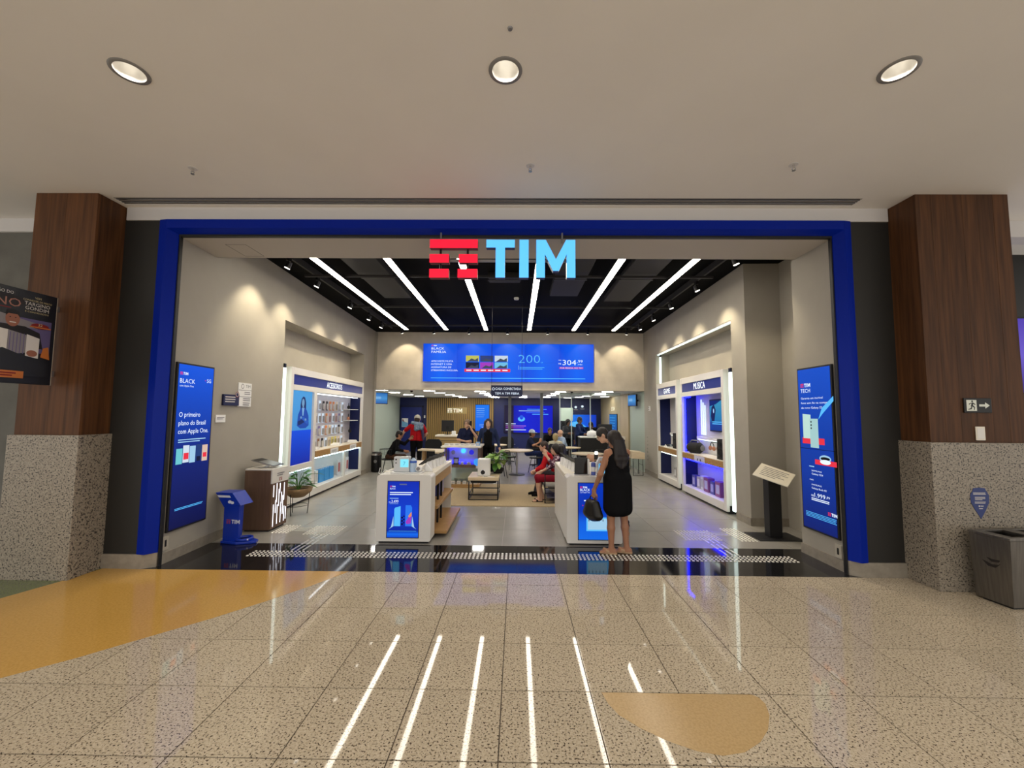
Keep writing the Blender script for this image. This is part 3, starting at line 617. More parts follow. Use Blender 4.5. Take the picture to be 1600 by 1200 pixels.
# small hanging sign in front of the video wall
hs = thing('hanging_sign', 'dark blue hanging sign with white lettering in front of the video wall', 'sign', (-.575, 9.2, 2.24))
pl = box('board', mat('sign_navy', srgb(10, 22, 64), .4), 0, .705, 0, .05, 0, .245, hs, .004)
B().tube([(.012, .025, .24), (.012, .025, 2.28)], .004, 6).tube([(.69, .025, .24), (.69, .025, 2.28)], .004, 6).parts('hanging_wire', m_blackm, hs)
p = Pr(pl, 0, 0, 0, 'lettering'); p.disc(.055, .165, .03, .03, g_text); p.disc(.055, .165, .022, .022, MATS['sign_navy']); p.text('CASA CONECTADA', .10, .145, .05, g_text, .57, .006); p.text('TEM A TIM FIBRA', .09, .04, .05, g_text, .54, .006); p.build()
# wall TVs on brackets at either side of the lounge
def tv(loc, rz, label, w=.62, h=.40):
    t = thing('wall_television', label, 'television', loc, rz); s = box('casing', m_black, -w/2, w/2, -.03, .03, -h/2, h/2, t, .006)
    d = box('display', grad_glow('picture_sky', [(0, (30, 90, 170)), (.5, (70, 150, 215)), (1, (40, 110, 190))], 2, 1, .9), -w/2+.02, w/2-.02, -.033, -.03, -h/2+.02, h/2-.02, t)
    p = Pr(d, -w/2, -h/2, -.033, 'picture'); p.lines(.1, h*.6, w*.45, 3, .01, .03, g_pale, 1); p.build()
    B().tube([(0, .03, 0), (0, .22, 0)], .03, 8).build('wall_arm', m_blackm, t)
tv((-4.78, 14.3, 2.36), .75, 'small wall television high on the pale green wall at the left'); tv((3.96, 14.15, 2.34), -1.4, 'small wall television high on the wall at the right')
# ================================================================== DISPLAY CASES IN THE NICHES
dL = (LB-LA).normalized(); dR = (RB-RA).normalized()
def LW(u, out=0.): q = LA+dL*u+Vector((dL.y, -dL.x))*out; return (q.x, q.y, 0)
def RW(u, out=0.): q = RA+dR*u+Vector((dR.y, -dR.x))*out; return (q.x, q.y, 0)
g_blueled = mat('blue_led', (.1, .1, .9), .4, 0, (.003, .005, 1.), 24.)
m_inb = mat('case_lining', (.70, .69, .68), .5)
def case_frame(t, L, bays, F=-.04, D=.35):
    """white carcass: plinth, stiles, rails, lining"""
    fr = B(); fr.box(0, .10, F, .02, .05, 2.74).box(L-.10, L, F, .02, .05, 2.74).box(.10, L-.10, F, .02, 2.60, 2.74).box(.10, L-.10, F, .02, 2.29, 2.40).box(.10, L-.10, F, .02, .05, .20)
    for x0, x1, z0, z1 in bays: fr.box(x0, x1, F, .02, z0, z1)
    fr.build('frame', m_white, t, .006)
    box('top_panel', m_white, .0, L, .02, D, 2.70, 2.74, t); box('floor_panel', m_inb, .0, L, .02, D, .16, .20, t)
    box('back_panel', m_inb, .0, L, D-.02, D, .20, 2.70, t)
    B().box(0, .02, .02, D-.02, .20, 2.70).box(L-.02, L, .02, D-.02, .20, 2.70).parts('side_panel', m_white, t); B().box(.02, .04, .02, D-.02, .20, 2.70).box(L-.04, L-.02, .02, D-.02, .20, 2.70).parts('side_lining', m_navy, t)
    box('plinth', m_black, .05, L-.05, .02, D-.05, 0, .16, t)
    return box('header_band', mat('header_blue', srgb(20, 40, 130), .35), .10, L-.10, F+.015, .02, 2.40, 2.60, t)
def lettered(t, hb, s, xc, w, h=.13): p = Pr(hb, 0, 0, -.025, 'lettering'); p.text(s, xc, 2.435, h, mat('lit_letters', (.8, .8, .8), .4, 0, (.85, .97, 1.), 1.1), w, .0, 'c'); p.build()
# ---- accessories case, left wall
AC = thing('display_case', 'white accessories display case with screen and wooden counter in the left niche', 'display case', LW(2.87), L_RZ)
hb = case_frame(AC, 4.30, [(1.03, 1.17, .20, 2.29), (.10, 1.03, .68, .80), (2.92, 3.02, .20, .84)])
lettered(AC, hb, 'ACESSÓRIOS', 2.16, .94)
box('divider', m_inb, 1.06, 1.10, .02, .33, .20, 2.40, AC)
sc = box('display', grad_glow('picture_two_blues', [(0, (6, 40, 170)), (.46, (8, 80, 230)), (.461, (70, 150, 220)), (1, (80, 165, 230))], 2, 1, .9), .13, 1.01, .0, .03, .80, 2.29, AC); box('display_bezel', m_black, .10, 1.03, .03, .06, .80, 2.29, AC)
p = Pr(sc, .13, .80, 0, 'picture'); nb, nd = glow('pic_denim', (25, 75, 175), .9), glow('pic_dark', (20, 45, 110), .8)
pf, ps = glow('pic_face', (120, 165, 205), .9), glow('pic_shirt', (130, 180, 225), .9)
p.poly([(.37, 1.02), (.36, 1.20), (.40, 1.33), (.47, 1.38), (.55, 1.36), (.60, 1.26), (.62, 1.02)], nd); p.disc(.475, 1.25, .058, .082, pf); p.rect(.45, 1.12, .51, 1.19, pf)
p.poly([(.24, .78), (.27, 1.0), (.36, 1.12), (.44, 1.15), (.53, 1.15), (.64, 1.10), (.73, .98), (.76, .78), (.62, .72), (.38, .72)], nb); p.poly([(.43, 1.14), (.53, 1.14), (.50, .98), (.46, .98)], ps)
p.poly([(.26, .86), (.52, .93), (.60, .90), (.54, .84), (.30, .78)], nd); p.poly([(.74, .86), (.48, .97), (.42, .95), (.46, .90), (.70, .79)], glow('pic_sleeve', (40, 95, 195), .9)); p.disc(.40, .945, .035, .025, pf); p.disc(.60, .90, .035, .025, pf); p.build()
ct = box('counter', m_oak, 1.17, 4.20, -.06, .31, .86, 1.0, AC, .004); box('counter_top', m_cream, 1.17, 4.20, -.05, .31, 1.0, 1.01, AC)
for x in (1.95, 3.25): q = box('label_plate', m_wht, x, x+.48, -.066, -.06, .875, .99, AC); p = Pr(q, x, .875, -.066, 'print'); p.lines(.08, .06, .3, 2, .010, .025, m_gray, 3); p.build()
B().box(1.2, 4.18, .0, .03, .83, .85).box(.14, 1.0, .0, .03, .66, .675).parts('led_strip', mat('led_cyan', (.8, .9, .95), .5, 0, (.55, .88, 1.), 9.), AC)
slat = B().box(0, 3.02, .31, .323, -.062, .062).mesh('slat'); slat.materials.append(mat('slatwall_white', (.62, .60, .64), .45))
for k in range(10): q = bpy.data.objects.new('slat', slat); link(q, AC); q.location = (1.14, 0, 1.08+k*.128)
sh = B()
for z in (1.62, 1.93): sh.box(3.60, 4.17, .06, .31, z, z+.02)
sh.parts('shelf', m_wht, AC); B().box(1.14, 4.2, .10, .13, 2.27, 2.285).parts('led_strip', mat('led_soft', (.9, .9, .9), .5, 0, (.9, .95, 1.), 5.), AC)
def to_case(t, x, y, z):      # case-local point to world
    return t.matrix_basis @ Vector((x, y, z))
bpy.context.view_layer.update()
def item(name, mesh, label, cat, t, x, y, z, group, rz=0.):
    o = bpy.data.objects.new(name, mesh); C.objects.link(o); o.location = to_case(t, x, y, z); o.rotation_euler = (0, 0, t.rotation_euler.z+rz); return tag(o, label, cat, group)
pal = {'white': (.75, .74, .72), 'orange': (.75, .25, .06), 'black': (.02, .02, .022), 'cream': (.78, .66, .48), 'pink': (.70, .45, .42), 'grey': (.40, .40, .42), 'yellow': (.75, .65, .15), 'violet': (.20, .16, .35), 'brown': (.25, .11, .05)}
packs = {}
for nme, c in pal.items():
    b = B(); b.box(-.055, .055, -.012, -.006, -.24, -.01); b.mi = 1; b.prism([(-.04, -.22), (.04, -.22), (.045, -.10), (.03, -.07), (-.03, -.07), (-.045, -.10)], -.03, -.012, 'y'); b.mi = 2; b.tube([(0, .07, -.005), (0, -.06, -.005), (0, -.065, .01)], .004, 5)
    me = b.mesh('pack'); inner = mat('blister_' + nme, tuple(min(1, x*.35+.05) for x in c) if nme in ('white', 'cream', 'yellow', 'pink') else (.55, .53, .50), .3)
    for m in (mat('card_' + nme, c, .5), inner, m_wht): me.materials.append(m)
    packs[nme] = me
seqs = ['violet white violet white black black orange orange cream grey white', 'white orange cream white white orange pink white pink violet white', 'pink cream white violet white orange cream white white black white', 'cream brown white brown black white cream yellow yellow cream white']
ordw = 'first second third fourth fifth sixth seventh eighth ninth tenth eleventh'.split()
rown = ['top', 'second', 'third', 'bottom']
for j, sq in enumerate(seqs):
    for i, cname in enumerate(sq.split()):
        item('accessory_pack', packs[cname], '%s pack from the left in the %s hook row of the accessories case, %s card' % (ordw[i], rown[j], cname), 'accessory pack', AC, 1.30+i*.205, .225, 2.14-j*.30, 'packs hanging in the accessories case')
# goods below and on the counter
bag = B(); bag.box(-.13, .13, -.05, .05, 0, .30); bag.mi = 1; bag.tube([(-.05, -.052, .30), (-.05, -.052, .38), (.05, -.052, .38), (.05, -.052, .30)], .005, 5); bag = bag.mesh('bag'); bag.materials.append(mat('bag_blue', srgb(60, 150, 215), .5)); bag.materials.append(m_wht)
for i in range(3): item('gift_bag', bag, ['leftmost', 'middle', 'rightmost'][i] + ' of three bright blue paper bags in the lower bay of the accessories case', 'bag', AC, 1.98+i*.29, .18, .20, 'blue paper bags')
def carton(w, d, h, c1, c2, nm):
    b = B(); b.box(-w/2, w/2, -d/2, d/2, 0, h); b.mi = 1; b.add([(-w*.36, -d/2-.001, h*.2), (w*.36, -d/2-.001, h*.2), (w*.36, -d/2-.001, h*.8), (-w*.36, -d/2-.001, h*.8)], [(0, 1, 2, 3)]); me = b.mesh(nm); me.materials.append(mat('carton_%s' % nm, c1, .5)); me.materials.append(mat('carton_print_%s' % nm, c2, .5)); return me
cw = carton(.14, .12, .30, (.75, .75, .74), (.5, .5, .5), 'white_box'); cg = carton(.16, .1, .26, (.45, .43, .42), (.75, .75, .75), 'grey_box'); cr = carton(.18, .02, .40, (.72, .72, .74), (.45, .12, .12), 'poster_card')
for i, (me, x, s) in enumerate(((cw, 1.32, 'white tall carton with grey front beside the blue paper bags'), (cg, 1.55, 'grey carton with pale front at the blue paper bags'), (cw, 1.72, 'white carton touching the leftmost blue paper bag'), (cr, 3.20, 'upright white card leaning in the far lower bay of the accessories case'), (cr, 3.50, 'upright card with red picture in the far lower bay of the accessories case'), (cr, 3.80, 'last upright picture card in the far lower bay of the accessories case'), (cw, .35, 'white carton below the big screen of the accessories case'), (cw, .75, 'second white carton below the big screen of the accessories case'))): item('carton', me, s, 'box', AC, x, .2, .20, None)
tb = B(); tb.prism([(-.10, 0), (.10, 0), (.10, .015), (-.02, .07), (-.10, .02)], -.11, .11, 'y'); tb.mi = 1; tb.add([(-.015, -.1, .071), (.095, -.1, .019), (.095, .1, .019), (-.015, .1, .071)], [(0, 1, 2, 3)]); tb = tb.mesh('tablet'); tb.materials.append(m_wht); tb.materials.append(mat('dark_glass', (.02, .02, .025), .1))
for i, x in enumerate((1.45, 2.75, 3.95)): item('demo_device', tb, 'small demo device on a wedge stand, %s on the counter of the accessories case' % ('nearest', 'middle', 'farthest')[i], 'device', AC, x, .12, 1.01, 'devices on the accessories counter')
def headphone_mesh(c, r=.085):
    b = B(); pts = [(r*math.cos(a), 0, r*math.sin(a)*1.1) for a in [PI*k/10 for k in range(11)]]; b.tube(pts, .009, 6); b.mi = 1
    for s in (-1, 1): b.ell((s*r, 0, -.03), (.022, .04, .05), 10, 6)
    me = b.mesh('headphones'); me.materials.append(m_blackm); me.materials.append(c); me.polygons.foreach_set('use_smooth', [True]*len(me.polygons)); return me
hpb, hpr = headphone_mesh(m_dfab), headphone_mesh(mat('rose_gold', (.45, .20, .12), .35, .4))
for i, (x, z, me, s) in enumerate(((3.75, 2.03, hpb, 'black headphones on the upper shelf of the accessories case'), (3.75, 1.72, hpr, 'copper headphones on the lower shelf of the accessories case'), (3.9, 1.36, hpb, 'black headphones below the shelves of the accessories case'))): item('headphones', me, s, 'headphones', AC, x, .19, z, None, .4)
# ---- music case and game case, right wall
MU = thing('display_case', 'white display case glowing blue with headphones in the right niche', 'display case', RW(3.27), R_RZ)
hb = case_frame(MU, 2.25, []); lettered(MU, hb, 'MÚSICA', 1.10, .60, .14)
GA = thing('display_case', 'narrow white display case beside the headphone case in the right niche', 'display case', RW(1.42), R_RZ)
hb = case_frame(GA, 1.62, []); lettered(GA, hb, 'GAME', .84, .50, .13)
bpy.context.view_layer.update()
for t, L, nm in ((MU, 2.25, 'mu'), (GA, 1.62, 'ga')):
    box('counter', m_oak, .10, L-.10, -.05, .31, .84, .97, t, .004); box('counter_top', m_cream, .10, L-.10, -.045, .31, .97, .98, t)
    box('ledge', m_wht, .30, L-.10, .22, .33, 1.30, 1.36, t); B().box(.32, L-.12, .24, .27, 1.285, 1.30).parts('led_strip', g_led, t)
    q = box('television', m_black, L*.40, L-.16, .27, .33, 1.50, 2.20, t, .006)
    d = box('display', grad_glow('picture_teal_' + nm, [(0, (10, 60, 150)), (.25, (20, 70, 160)), (.35, (30, 130, 190)), (1, (60, 160, 200))] if nm == 'mu' else [(0, (10, 50, 140)), (1, (30, 100, 180))], 2, 1, .8), L*.40+.02, L-.18, .267, .27, 1.53, 2.17, t)
    p = Pr(d, L*.40+.02, 1.53, .267, 'picture')
    if nm == 'mu': p.poly([(.06, .30), (.10, .50), (.22, .56), (.30, .44), (.26, .30), (.20, .12), (.12, .12)], glow('pic_player', (15, 30, 80), .8)); p.disc(.2, .42, .03, .05, g_pale); p.poly([(.0, .64), (.55, .64), (.3, .56), (.0, .52)], glow('pic_deep', (10, 40, 110), .8)); p.lines(.12, .17, .5, 2, .02, .04, g_cyan, 2)
    else: p.lines(.08, .52, .4, 7, .015, .06, g_cyan, 5)
    p.build()
x = 1.0; q = box('label_plate', mat('plate_lilac', (.6, .6, .8), .4), .82, 1.35, -.056, -.05, .845, .965, MU); p = Pr(q, .82, .845, -.056, 'print'); p.disc(.18, .04, .03, .03, m_navy); p.disc(.33, .04, .03, .03, m_navy); p.build()
for k in range(3): B().box(.36+k*.10, .385+k*.10, .30, .32, 1.40, 2.22-.07*k).build('light_tube', mat('tube_soft', (.8, .85, .9), .4, 0, (.6, .75, 1.), .9), MU)
B().box(.14, 2.1, .02, .05, .80, .83).box(.10, .40, .03, .06, 2.27, 2.285).box(.102, .118, .025, .045, 1.0, 2.26).parts('blue_led_strip', g_blueled, MU)
B().box(.14, 1.5, .02, .05, .80, .83).parts('led_strip', g_led, GA)
# right case goods
spk = B(); spk.prism([(-.15, 0), (.15, 0), (.13, .40), (-.13, .40)], -.12, .12, 'y'); spk.mi = 1
spk.cyl((0, -.121, .13), (0, -.125, .13), .09, .09, 16).cyl((0, -.121, .30), (0, -.125, .30), .05, .05, 14); spk = spk.mesh('speaker'); spk.materials.append(m_dfab); spk.materials.append(m_blackm)
boom = B(); boom.lathe([(0, -.20), (.08, -.19), (.12, -.12), (.125, .12), (.08, .19), (0, .20)], (0, 0, 0), 20); boom.v = [(z, y, x+.125) for x, y, z in boom.v]; boom.mi = 1; boom.cyl((-.205, 0, .125), (-.195, 0, .125), .07, .07, 18).cyl((.195, 0, .125), (.205, 0, .125), .07, .07, 18).tube([(-.14, 0, .245), (-.09, 0, .29), (.09, 0, .29), (.14, 0, .245)], .014, 8); boom = boom.mesh('boombox'); boom.materials.append(m_dfab); boom.materials.append(m_gray)
item('party_speaker', boom, 'black barrel-shaped portable speaker at the far end of the headphone case counter', 'speaker', MU, .50, .10, .98, None, .5)
item('party_speaker', spk, 'upright black loudspeaker at the near end of the headphone case counter', 'speaker', MU, 1.92, .14, .98, None)
item('headphones', hpr, 'left copper headphones hanging in the headphone case', 'headphones', MU, 1.10, .22, 1.17, None); item('headphones', hpr, 'right copper headphones hanging in the headphone case', 'headphones', MU, 1.48, .22, 1.19, None)
B().tube([(1.10, .33, 1.262), (1.10, .22, 1.262)], .005, 5).tube([(1.48, .33, 1.282), (1.48, .22, 1.282)], .005, 5).tube([(.8, .325, 1.262), (1.6, .325, 1.262)], .005, 5).parts('hook', m_blackm, MU)
cb = carton(.17, .12, .26, (.10, .10, .35), (.45, .45, .75), 'blue_box'); cv = carton(.22, .14, .30, (.30, .10, .25), (.5, .5, .8), 'violet_box')
for i, (x, me) in enumerate(((.36, cb), (.60, cg), (.82, cw), (1.05, cv), (1.32, cb), (1.60, cv), (1.95, cw))): item('carton', me, '%s boxed product in the blue-lit lower bay of the headphone case' % ('farthest', 'second farthest', 'third farthest', 'middle', 'third nearest', 'second nearest', 'nearest')[i], 'box', MU, x, .16, .20, 'boxed products under the headphones')
item('headphones', hpr, 'copper headphones on the counter of the narrow display case', 'headphones', GA, 1.32, .12, 1.14, None, .3); item('party_speaker', spk, 'black loudspeaker on the counter of the narrow display case', 'speaker', GA, 1.12, .18, .98, None); item('demo_device', tb, 'small white device on the counter of the narrow display case', 'device', GA, .55, .12, .98, None)
item('carton', cg, 'grey boxed gamepad in the lower bay of the narrow display case', 'box', GA, .85, .2, .20, None); item('carton', cw, 'white boxed product in the lower bay of the narrow display case', 'box', GA, 1.22, .2, .20, None)
# lit edges of the niches
for loc, rz, dim, lab in ((RW(5.66), R_RZ, (0, .09, .0, .06, .10, 2.66), 'bright vertical light strip beside the headphone case'), (RW(3.10), R_RZ, (0, .05, .15, .20, .10, 2.70), 'dim vertical light strip between the two right display cases'),
                          (RW(1.29), R_RZ, (0, .04, .10, .14, .2, 3.55), 'thin vertical light strip at the far edge of the right niche'), (LW(2.70), L_RZ, (0, .07, .02, .06, .10, 2.70), 'pale vertical light strip beside the accessories case')):
    t = thing('light_strip', lab, 'light strip', loc, rz); box('diffuser', g_led, *dim, t); box('end_cap', m_blackm, dim[0], dim[1], dim[2], dim[3], dim[5], dim[5]+.08, t)
t = thing('light_strip', 'long light strip under the top edge of the right niche', 'light strip', RW(1.30), R_RZ); box('diffuser', mat('led_dim', (.8, .85, .82), .5, 0, (.75, .95, .9), .9), .05, 4.45, .02, .06, 3.585, 3.615, t); box('channel', m_white, .03, 4.47, .01, .09, 3.615, 3.63, t)
# small signs on the left wall
def wall_sign(u, z, w, h, m, label, nm='wall_notice', out=.012):
    t = thing(nm, label, 'sign', LW(u), L_RZ); q = box('plate', m, 0, w, -out, 0, z, z+h, t, .002); return q, Pr(q, 0, z, -out, 'print')
ni = mat('print_grey', (.12, .12, .14), .5)
q, p = wall_sign(1.30, 1.935, .34, .375, m_wht, 'white notice with shield mark on the left wall above the kiosk'); p.disc(.10, .32, .035, .04, ni); p.disc(.10, .32, .025, .03, m_wht); p.text('TIM', .17, .30, .045, ni, .13, .02); p.lines(.15, .22, .16, 2, .012, .028, ni, 1); p.lines(.12, .12, .19, 2, .012, .03, ni, 2); p.lines(.12, .05, .19, 2, .012, .03, ni, 3); p.rect(0, .255, .34, .262, ni); p.rect(.0, .15, .34, .157, ni); p.build()
q, p = wall_sign(.94, 1.945, .36, .165, mat('flag_navy', srgb(20, 26, 70), .4), 'dark blue projecting sign with white lines on the left wall', out=.03); p.lines(.03, .12, .24, 3, .014, .035, i_w, 5); p.disc(.305, .17, .045, .045, i_red); p.disc(.305, .17, .034, .034, i_w); p.disc(.305, .17, .026, .026, MATS['flag_navy']); p.build()
q, p = wall_sign(.82, 1.695, .21, .11, m_wht, 'small white notice with two lines on the left wall'); p.lines(.02, .065, .17, 2, .008, .02, ni, 7); p.build()
q, p = wall_sign(.0, .16, .10, .16, mat('beige_plastic', (.42, .39, .33), .5), 'beige wall socket low on the left wall below the portrait screen', 'wall_socket'); p.rect(.035, .04, .065, .12, m_black); p.build()
t = thing('wall_socket', 'beige wall socket low on the right wall below the portrait screen', 'socket', (3.918, 5.18, .14), -PI/2); q = box('plate', MATS['beige_plastic'], -.05, .05, -.012, 0, 0, .16, t, .002); p = Pr(q, 0, 0, -.012, 'slot'); p.rect(-.015, .04, .015, .12, m_black); p.build()
# lettering and switches on the right lounge wall
t = thing('wall_lettering', 'column of small grey characters on the right wall near the wooden seat', 'lettering', RW(.22), R_RZ); p = Pr(t, 0, 0, 0, 'characters'); 
rr = random.Random(3)
for k in range(7):
    for c in range(2): p.rect(.02+c*.07, 1.12-k*.115, .02+c*.07+rr.uniform(.025, .05), 1.12-k*.115+rr.uniform(.02, .07), mat('character_grey', (.16, .16, .14), .6))
p.build()
t = thing('wall_sensor', 'small white box with black dots on the right wall by the display cases', 'sensor', RW(.55), R_RZ); box('box', m_wht, 0, .12, -.03, 0, 1.98, 2.12, t, .004); B().ell((.06, -.032, 2.08), (.02, .01, .02)).ell((.06, -.032, 2.02), (.02, .01, .02)).build('lens', m_black, t)
# ================================================================== FURNITURE
def rrect(x0, z0, x1, z1, r, n=6, low=True):
    pts = []
    for cx, cz, a0 in ((x1-r, z1-r, 0), (x0+r, z1-r, PI/2), (x0+r*.5, z0+r*.5, PI), (x1-r*.5, z0+r*.5, 1.5*PI)):
        rr = r if a0 < PI else r*.5
        pts += [(cx+rr*math.cos(a0+PI/2*k/n), cz+rr*math.sin(a0+PI/2*k/n)) for k in range(n+1)]
    return pts
def demo_table(x0, y0, label, pic):
    """white display table: thick front block with screen, top, side shelves in oak"""
    t = thing('demo_table', label, 'display table', (x0, y0, 0)); W = .785; Lt = 1.85; Ht = .965
    B().prism(rrect(0, .03, W, Ht, .05)[::-1], 0, .30, 'y').build('front_block', m_white, t)
    box('foot', m_black, .04, W-.04, .03, Lt-.05, 0, .03, t)
    B().prism([(.30, Ht-.07), (Lt, Ht-.07), (Lt, Ht), (.30, Ht)], .0, W, 'x').build('top', m_cream, t, .01)
    box('side_panel', m_white, 0, .04, .30, Lt, .03, Ht-.07, t); box('back_panel', m_white, .04, W, Lt-.03, Lt, .03, Ht-.07, t)
    box('apron', m_oak, .04, W-.012, .30, Lt-.03, Ht-.22, Ht-.07, t)
    for z, ex in ((.06, .18), (.42, .04)): box('shelf', m_oak, .04, W+ex, .30, Lt-.03, z, z+.045, t, .004)
    for y in (.75, 1.05): B().box(W-.06, W-.03, y, y+.03, .105, Ht-.22).parts('shelf_post', m_blackm, t)
    s = box('display', pic, .165, .61, -.004, .004, .085, .87, t); B().box(.155, .62, -.003, .003, .075, .88).build('bezel', m_black, t)
    return t, Pr(s, .165, .085, -.004, 'screen_lettering')
t, p = demo_table(-2.0, 6.0, 'white demo table with a blue phone advert screen on the left of the aisle', grad_glow('picture_phone_blue', [(0, (10, 70, 205)), (.06, (14, 110, 245)), (.12, (4, 40, 165)), (.45, (4, 62, 212)), (1, (4, 42, 180))], 2, 1, .95))
p.rect(.165, .735, .27, .755, glow('grey_tag', (90, 100, 140))); p.logo(.03, .705, .02); p.text('BLACK', .03, .675, .022, g_text, .08); p.lines(.03, .625, .35, 2, .012, .028, g_text, 3); p.rect(.03, .545, .155, .553, g_pale); p.text('R$', .02, .488, .015, g_text); p.text('3.499', .055, .485, .042, g_text, .10); p.rect(.03, .47, .155, .474, g_pale)
p.poly([(.10, .16), (.19, .16), (.19, .44), (.115, .42), (.10, .40)], g_cyan); p.poly([(.26, .16), (.355, .16), (.355, .42), (.335, .455), (.26, .455)], glow('phone_blue', (40, 120, 240))); p.poly([(.265, .22), (.35, .36), (.352, .30), (.34, .2), (.28, .19)], g_mag); p.poly([(.30, .30), (.345, .36), (.35, .31), (.32, .28)], g_org)
for k in range(3): p.disc(.215, .19+k*.045, .013, .013, g_blk); p.disc(.24, .21+k*.045, .010, .010, g_blk)
p.poly([(.03, .12), (.06, .15), (.09, .30), (.095, .16)], g_pale); p.poly([(.42, .12), (.39, .15), (.36, .30), (.355, .16)], g_pale); p.rect(.03, .09, .42, .094, g_cyan); p.build()
t, p = demo_table(.725, 6.0, 'white demo table with a blue advert screen on the right of the aisle', grad_glow('picture_plain_blue', [(0, (12, 110, 240)), (.3, (10, 96, 228)), (.5, (4, 50, 178)), (1, (6, 56, 190))], 2, 1, .95))
p.logo(.025, .715, .026); p.text('BLACK', .025, .675, .035, g_text, .14); p.text('com Apple One', .025, .65, .014, g_text, .14); p.lines(.08, .535, .2, 1, .016, .03, g_text, 1); p.text('+', .05, .46, .03, g_red); p.text('5 COMBOS', .16, .385, .035, g_pale, .17); p.rect(.11, .12, .42, .31, g_cyan); p.rect(.13, .14, .40, .29, g_pale)
for k in range(5): p.rect(.14+k*.05, .255, .15+k*.05, .285, g_dark)
p.build()
# things on the left demo table
def prop(name, label, cat, loc, rz=0., group=None): return thing(name, label, cat, loc, rz, group)
TZ = .965
t = prop('acrylic_display', 'clear acrylic display block with a lit smart display on the left demo table', 'display stand', (-1.84, 6.10, TZ)); box('base', mat('acrylic_base', (.72, .72, .72), .2), 0, .46, 0, .22, 0, .02, t, .003)
box('block', mat('acrylic_white', (.62, .64, .66), .15), .03, .26, .05, .17, .02, .24, t, .012); q = box('lit_screen', glow('smart_screen', (130, 225, 245), 1.1), .13, .25, .044, .05, .09, .205, t, .0); p = Pr(q, .13, .09, .044, 'icon'); p.text('7', .06, .03, .05, glow('icon_teal', (60, 150, 190)), None, .01, 'c'); p.build()
B().cyl((.065, .049, .20), (.065, .046, .20), .012).cyl((.065, .049, .15), (.065, .046, .15), .010).build('camera_lens', m_black, t)
t = prop('product_bottle', 'pale blue bottle-shaped gadget beside the acrylic block', 'bottle', (-1.53, 6.20, TZ+.02)); B().lathe([(0, 0), (.05, 0), (.05, .15), (.035, .18), (.02, .185), (.02, .20), (0, .20)], n=16).build('bottle_body', mat('pale_blue', (.45, .58, .75), .3), t); B().lathe([(.0515, .13), (.0515, .16)], n=16).build('band', mat('cobalt', (.03, .10, .5), .4), t)
t = prop('smart_speaker', 'small round white smart speaker on the left demo table', 'speaker', (-1.44, 6.17, TZ+.02)); B().ell((0, 0, .045), (.05, .05, .045), 16, 10).build('speaker_body', m_wht, t, smooth=True); B().cyl((0, -.045, .05), (0, -.052, .055), .028, .026, 16).build('lens_ring', m_gray, t)
def phone_stands(x, y, n, where, dx=.0, dy=.17, rz=-.35):
    for k in range(n):
        t = prop('phone_stand', 'tilted demo phone on a white stand, %s on the %s' % (['nearest', 'second', 'third', 'fourth', 'farthest'][k if k < n-1 else 4], where), 'phone', (x+dx*k, y+dy*k, TZ), rz, 'demo phones on the ' + where)
        t.scale = (1.25, 1.25, 1.25); B().prism([(-.07, 0), (.07, 0), (.05, .10), (.03, .10)], -.035, .035, 'y').build('stand', m_wht, t)
        B().add([(-.085, -.045, .05), (.065, -.045, .155), (.065, .045, .155), (-.085, .045, .05), (-.092, -.045, .06), (.058, -.045, .165), (.058, .045, .165), (-.092, .045, .06)], [(3,2,1,0),(4,5,6,7),(0,1,5,4),(1,2,6,5),(2,3,7,6),(3,0,4,7)]).build('phone', m_black, t)
        B().add([(-.0925, -.04, .0612), (.0575, -.04, .1662), (.0575, .04, .1662), (-.0925, .04, .0612)], [(0, 1, 2, 3)]).build('phone_screen', glow('phone_glow', (60, 70, 90), .6), t)
phone_stands(-1.42, 6.62, 5, 'left demo table', .02, .2)
phone_stands(.95, 6.55, 5, 'right demo table', -.02, .22, PI+.35)
t = prop('price_wedge', 'small white price wedge at the edge of the left demo table', 'price card', (-1.40, 6.35, TZ)); B().prism([(0, 0), (.12, 0), (.03, .12)], 0, .07, 'y').build('card', m_wht, t); B().box(.0, .12, .0, .07, 0, .004).build('foot', m_gray, t)
t = prop('cable', 'white charging cable hanging off the left demo table edge', 'cable', (-1.99, 6.3, TZ)); B().tube([(.1, .05, .005), (.0, .02, .02), (-.05, .0, -.04), (-.08, -.02, -.02), (-.06, -.02, .06)], .006, 6).build('cord', m_wht, t); B().box(.08, .13, .03, .07, 0, .02).build('plug', m_wht, t)
# boxes on the side shelves of the left demo table
for i, (x, y, z, w, d, h, c) in enumerate(((-1.42, 6.42, .465, .14, .10, .17, (.72, .72, .70)), (-1.42, 6.60, .465, .12, .10, .19, (.70, .68, .62)), (-1.40, 7.10, .465, .16, .20, .22, (.05, .06, .25)), (-1.40, 7.45, .465, .16, .20, .24, (.35, .33, .50)), (-1.42, 6.45, .105, .14, .12, .24, (.68, .68, .66)), (-1.42, 6.65, .105, .12, .1, .22, (.6, .6, .58)))):
    me = carton(w, d, h, c, tuple(min(1, v*.6+.1) for v in c), 'shelf%d' % i); o = bpy.data.objects.new('carton', me); C.objects.link(o); o.location = (x, y, z); o.rotation_euler = (0, 0, PI/2); tag(o, ['nearest small white box on the upper oak shelf of the left demo table', 'second small cream box on the upper oak shelf of the left demo table', 'dark blue box on the upper oak shelf of the left demo table', 'violet grey box at the back of the upper oak shelf of the left demo table', 'nearest white box on the lower oak shelf of the left demo table', 'second grey white box on the lower oak shelf of the left demo table'][i], 'box')
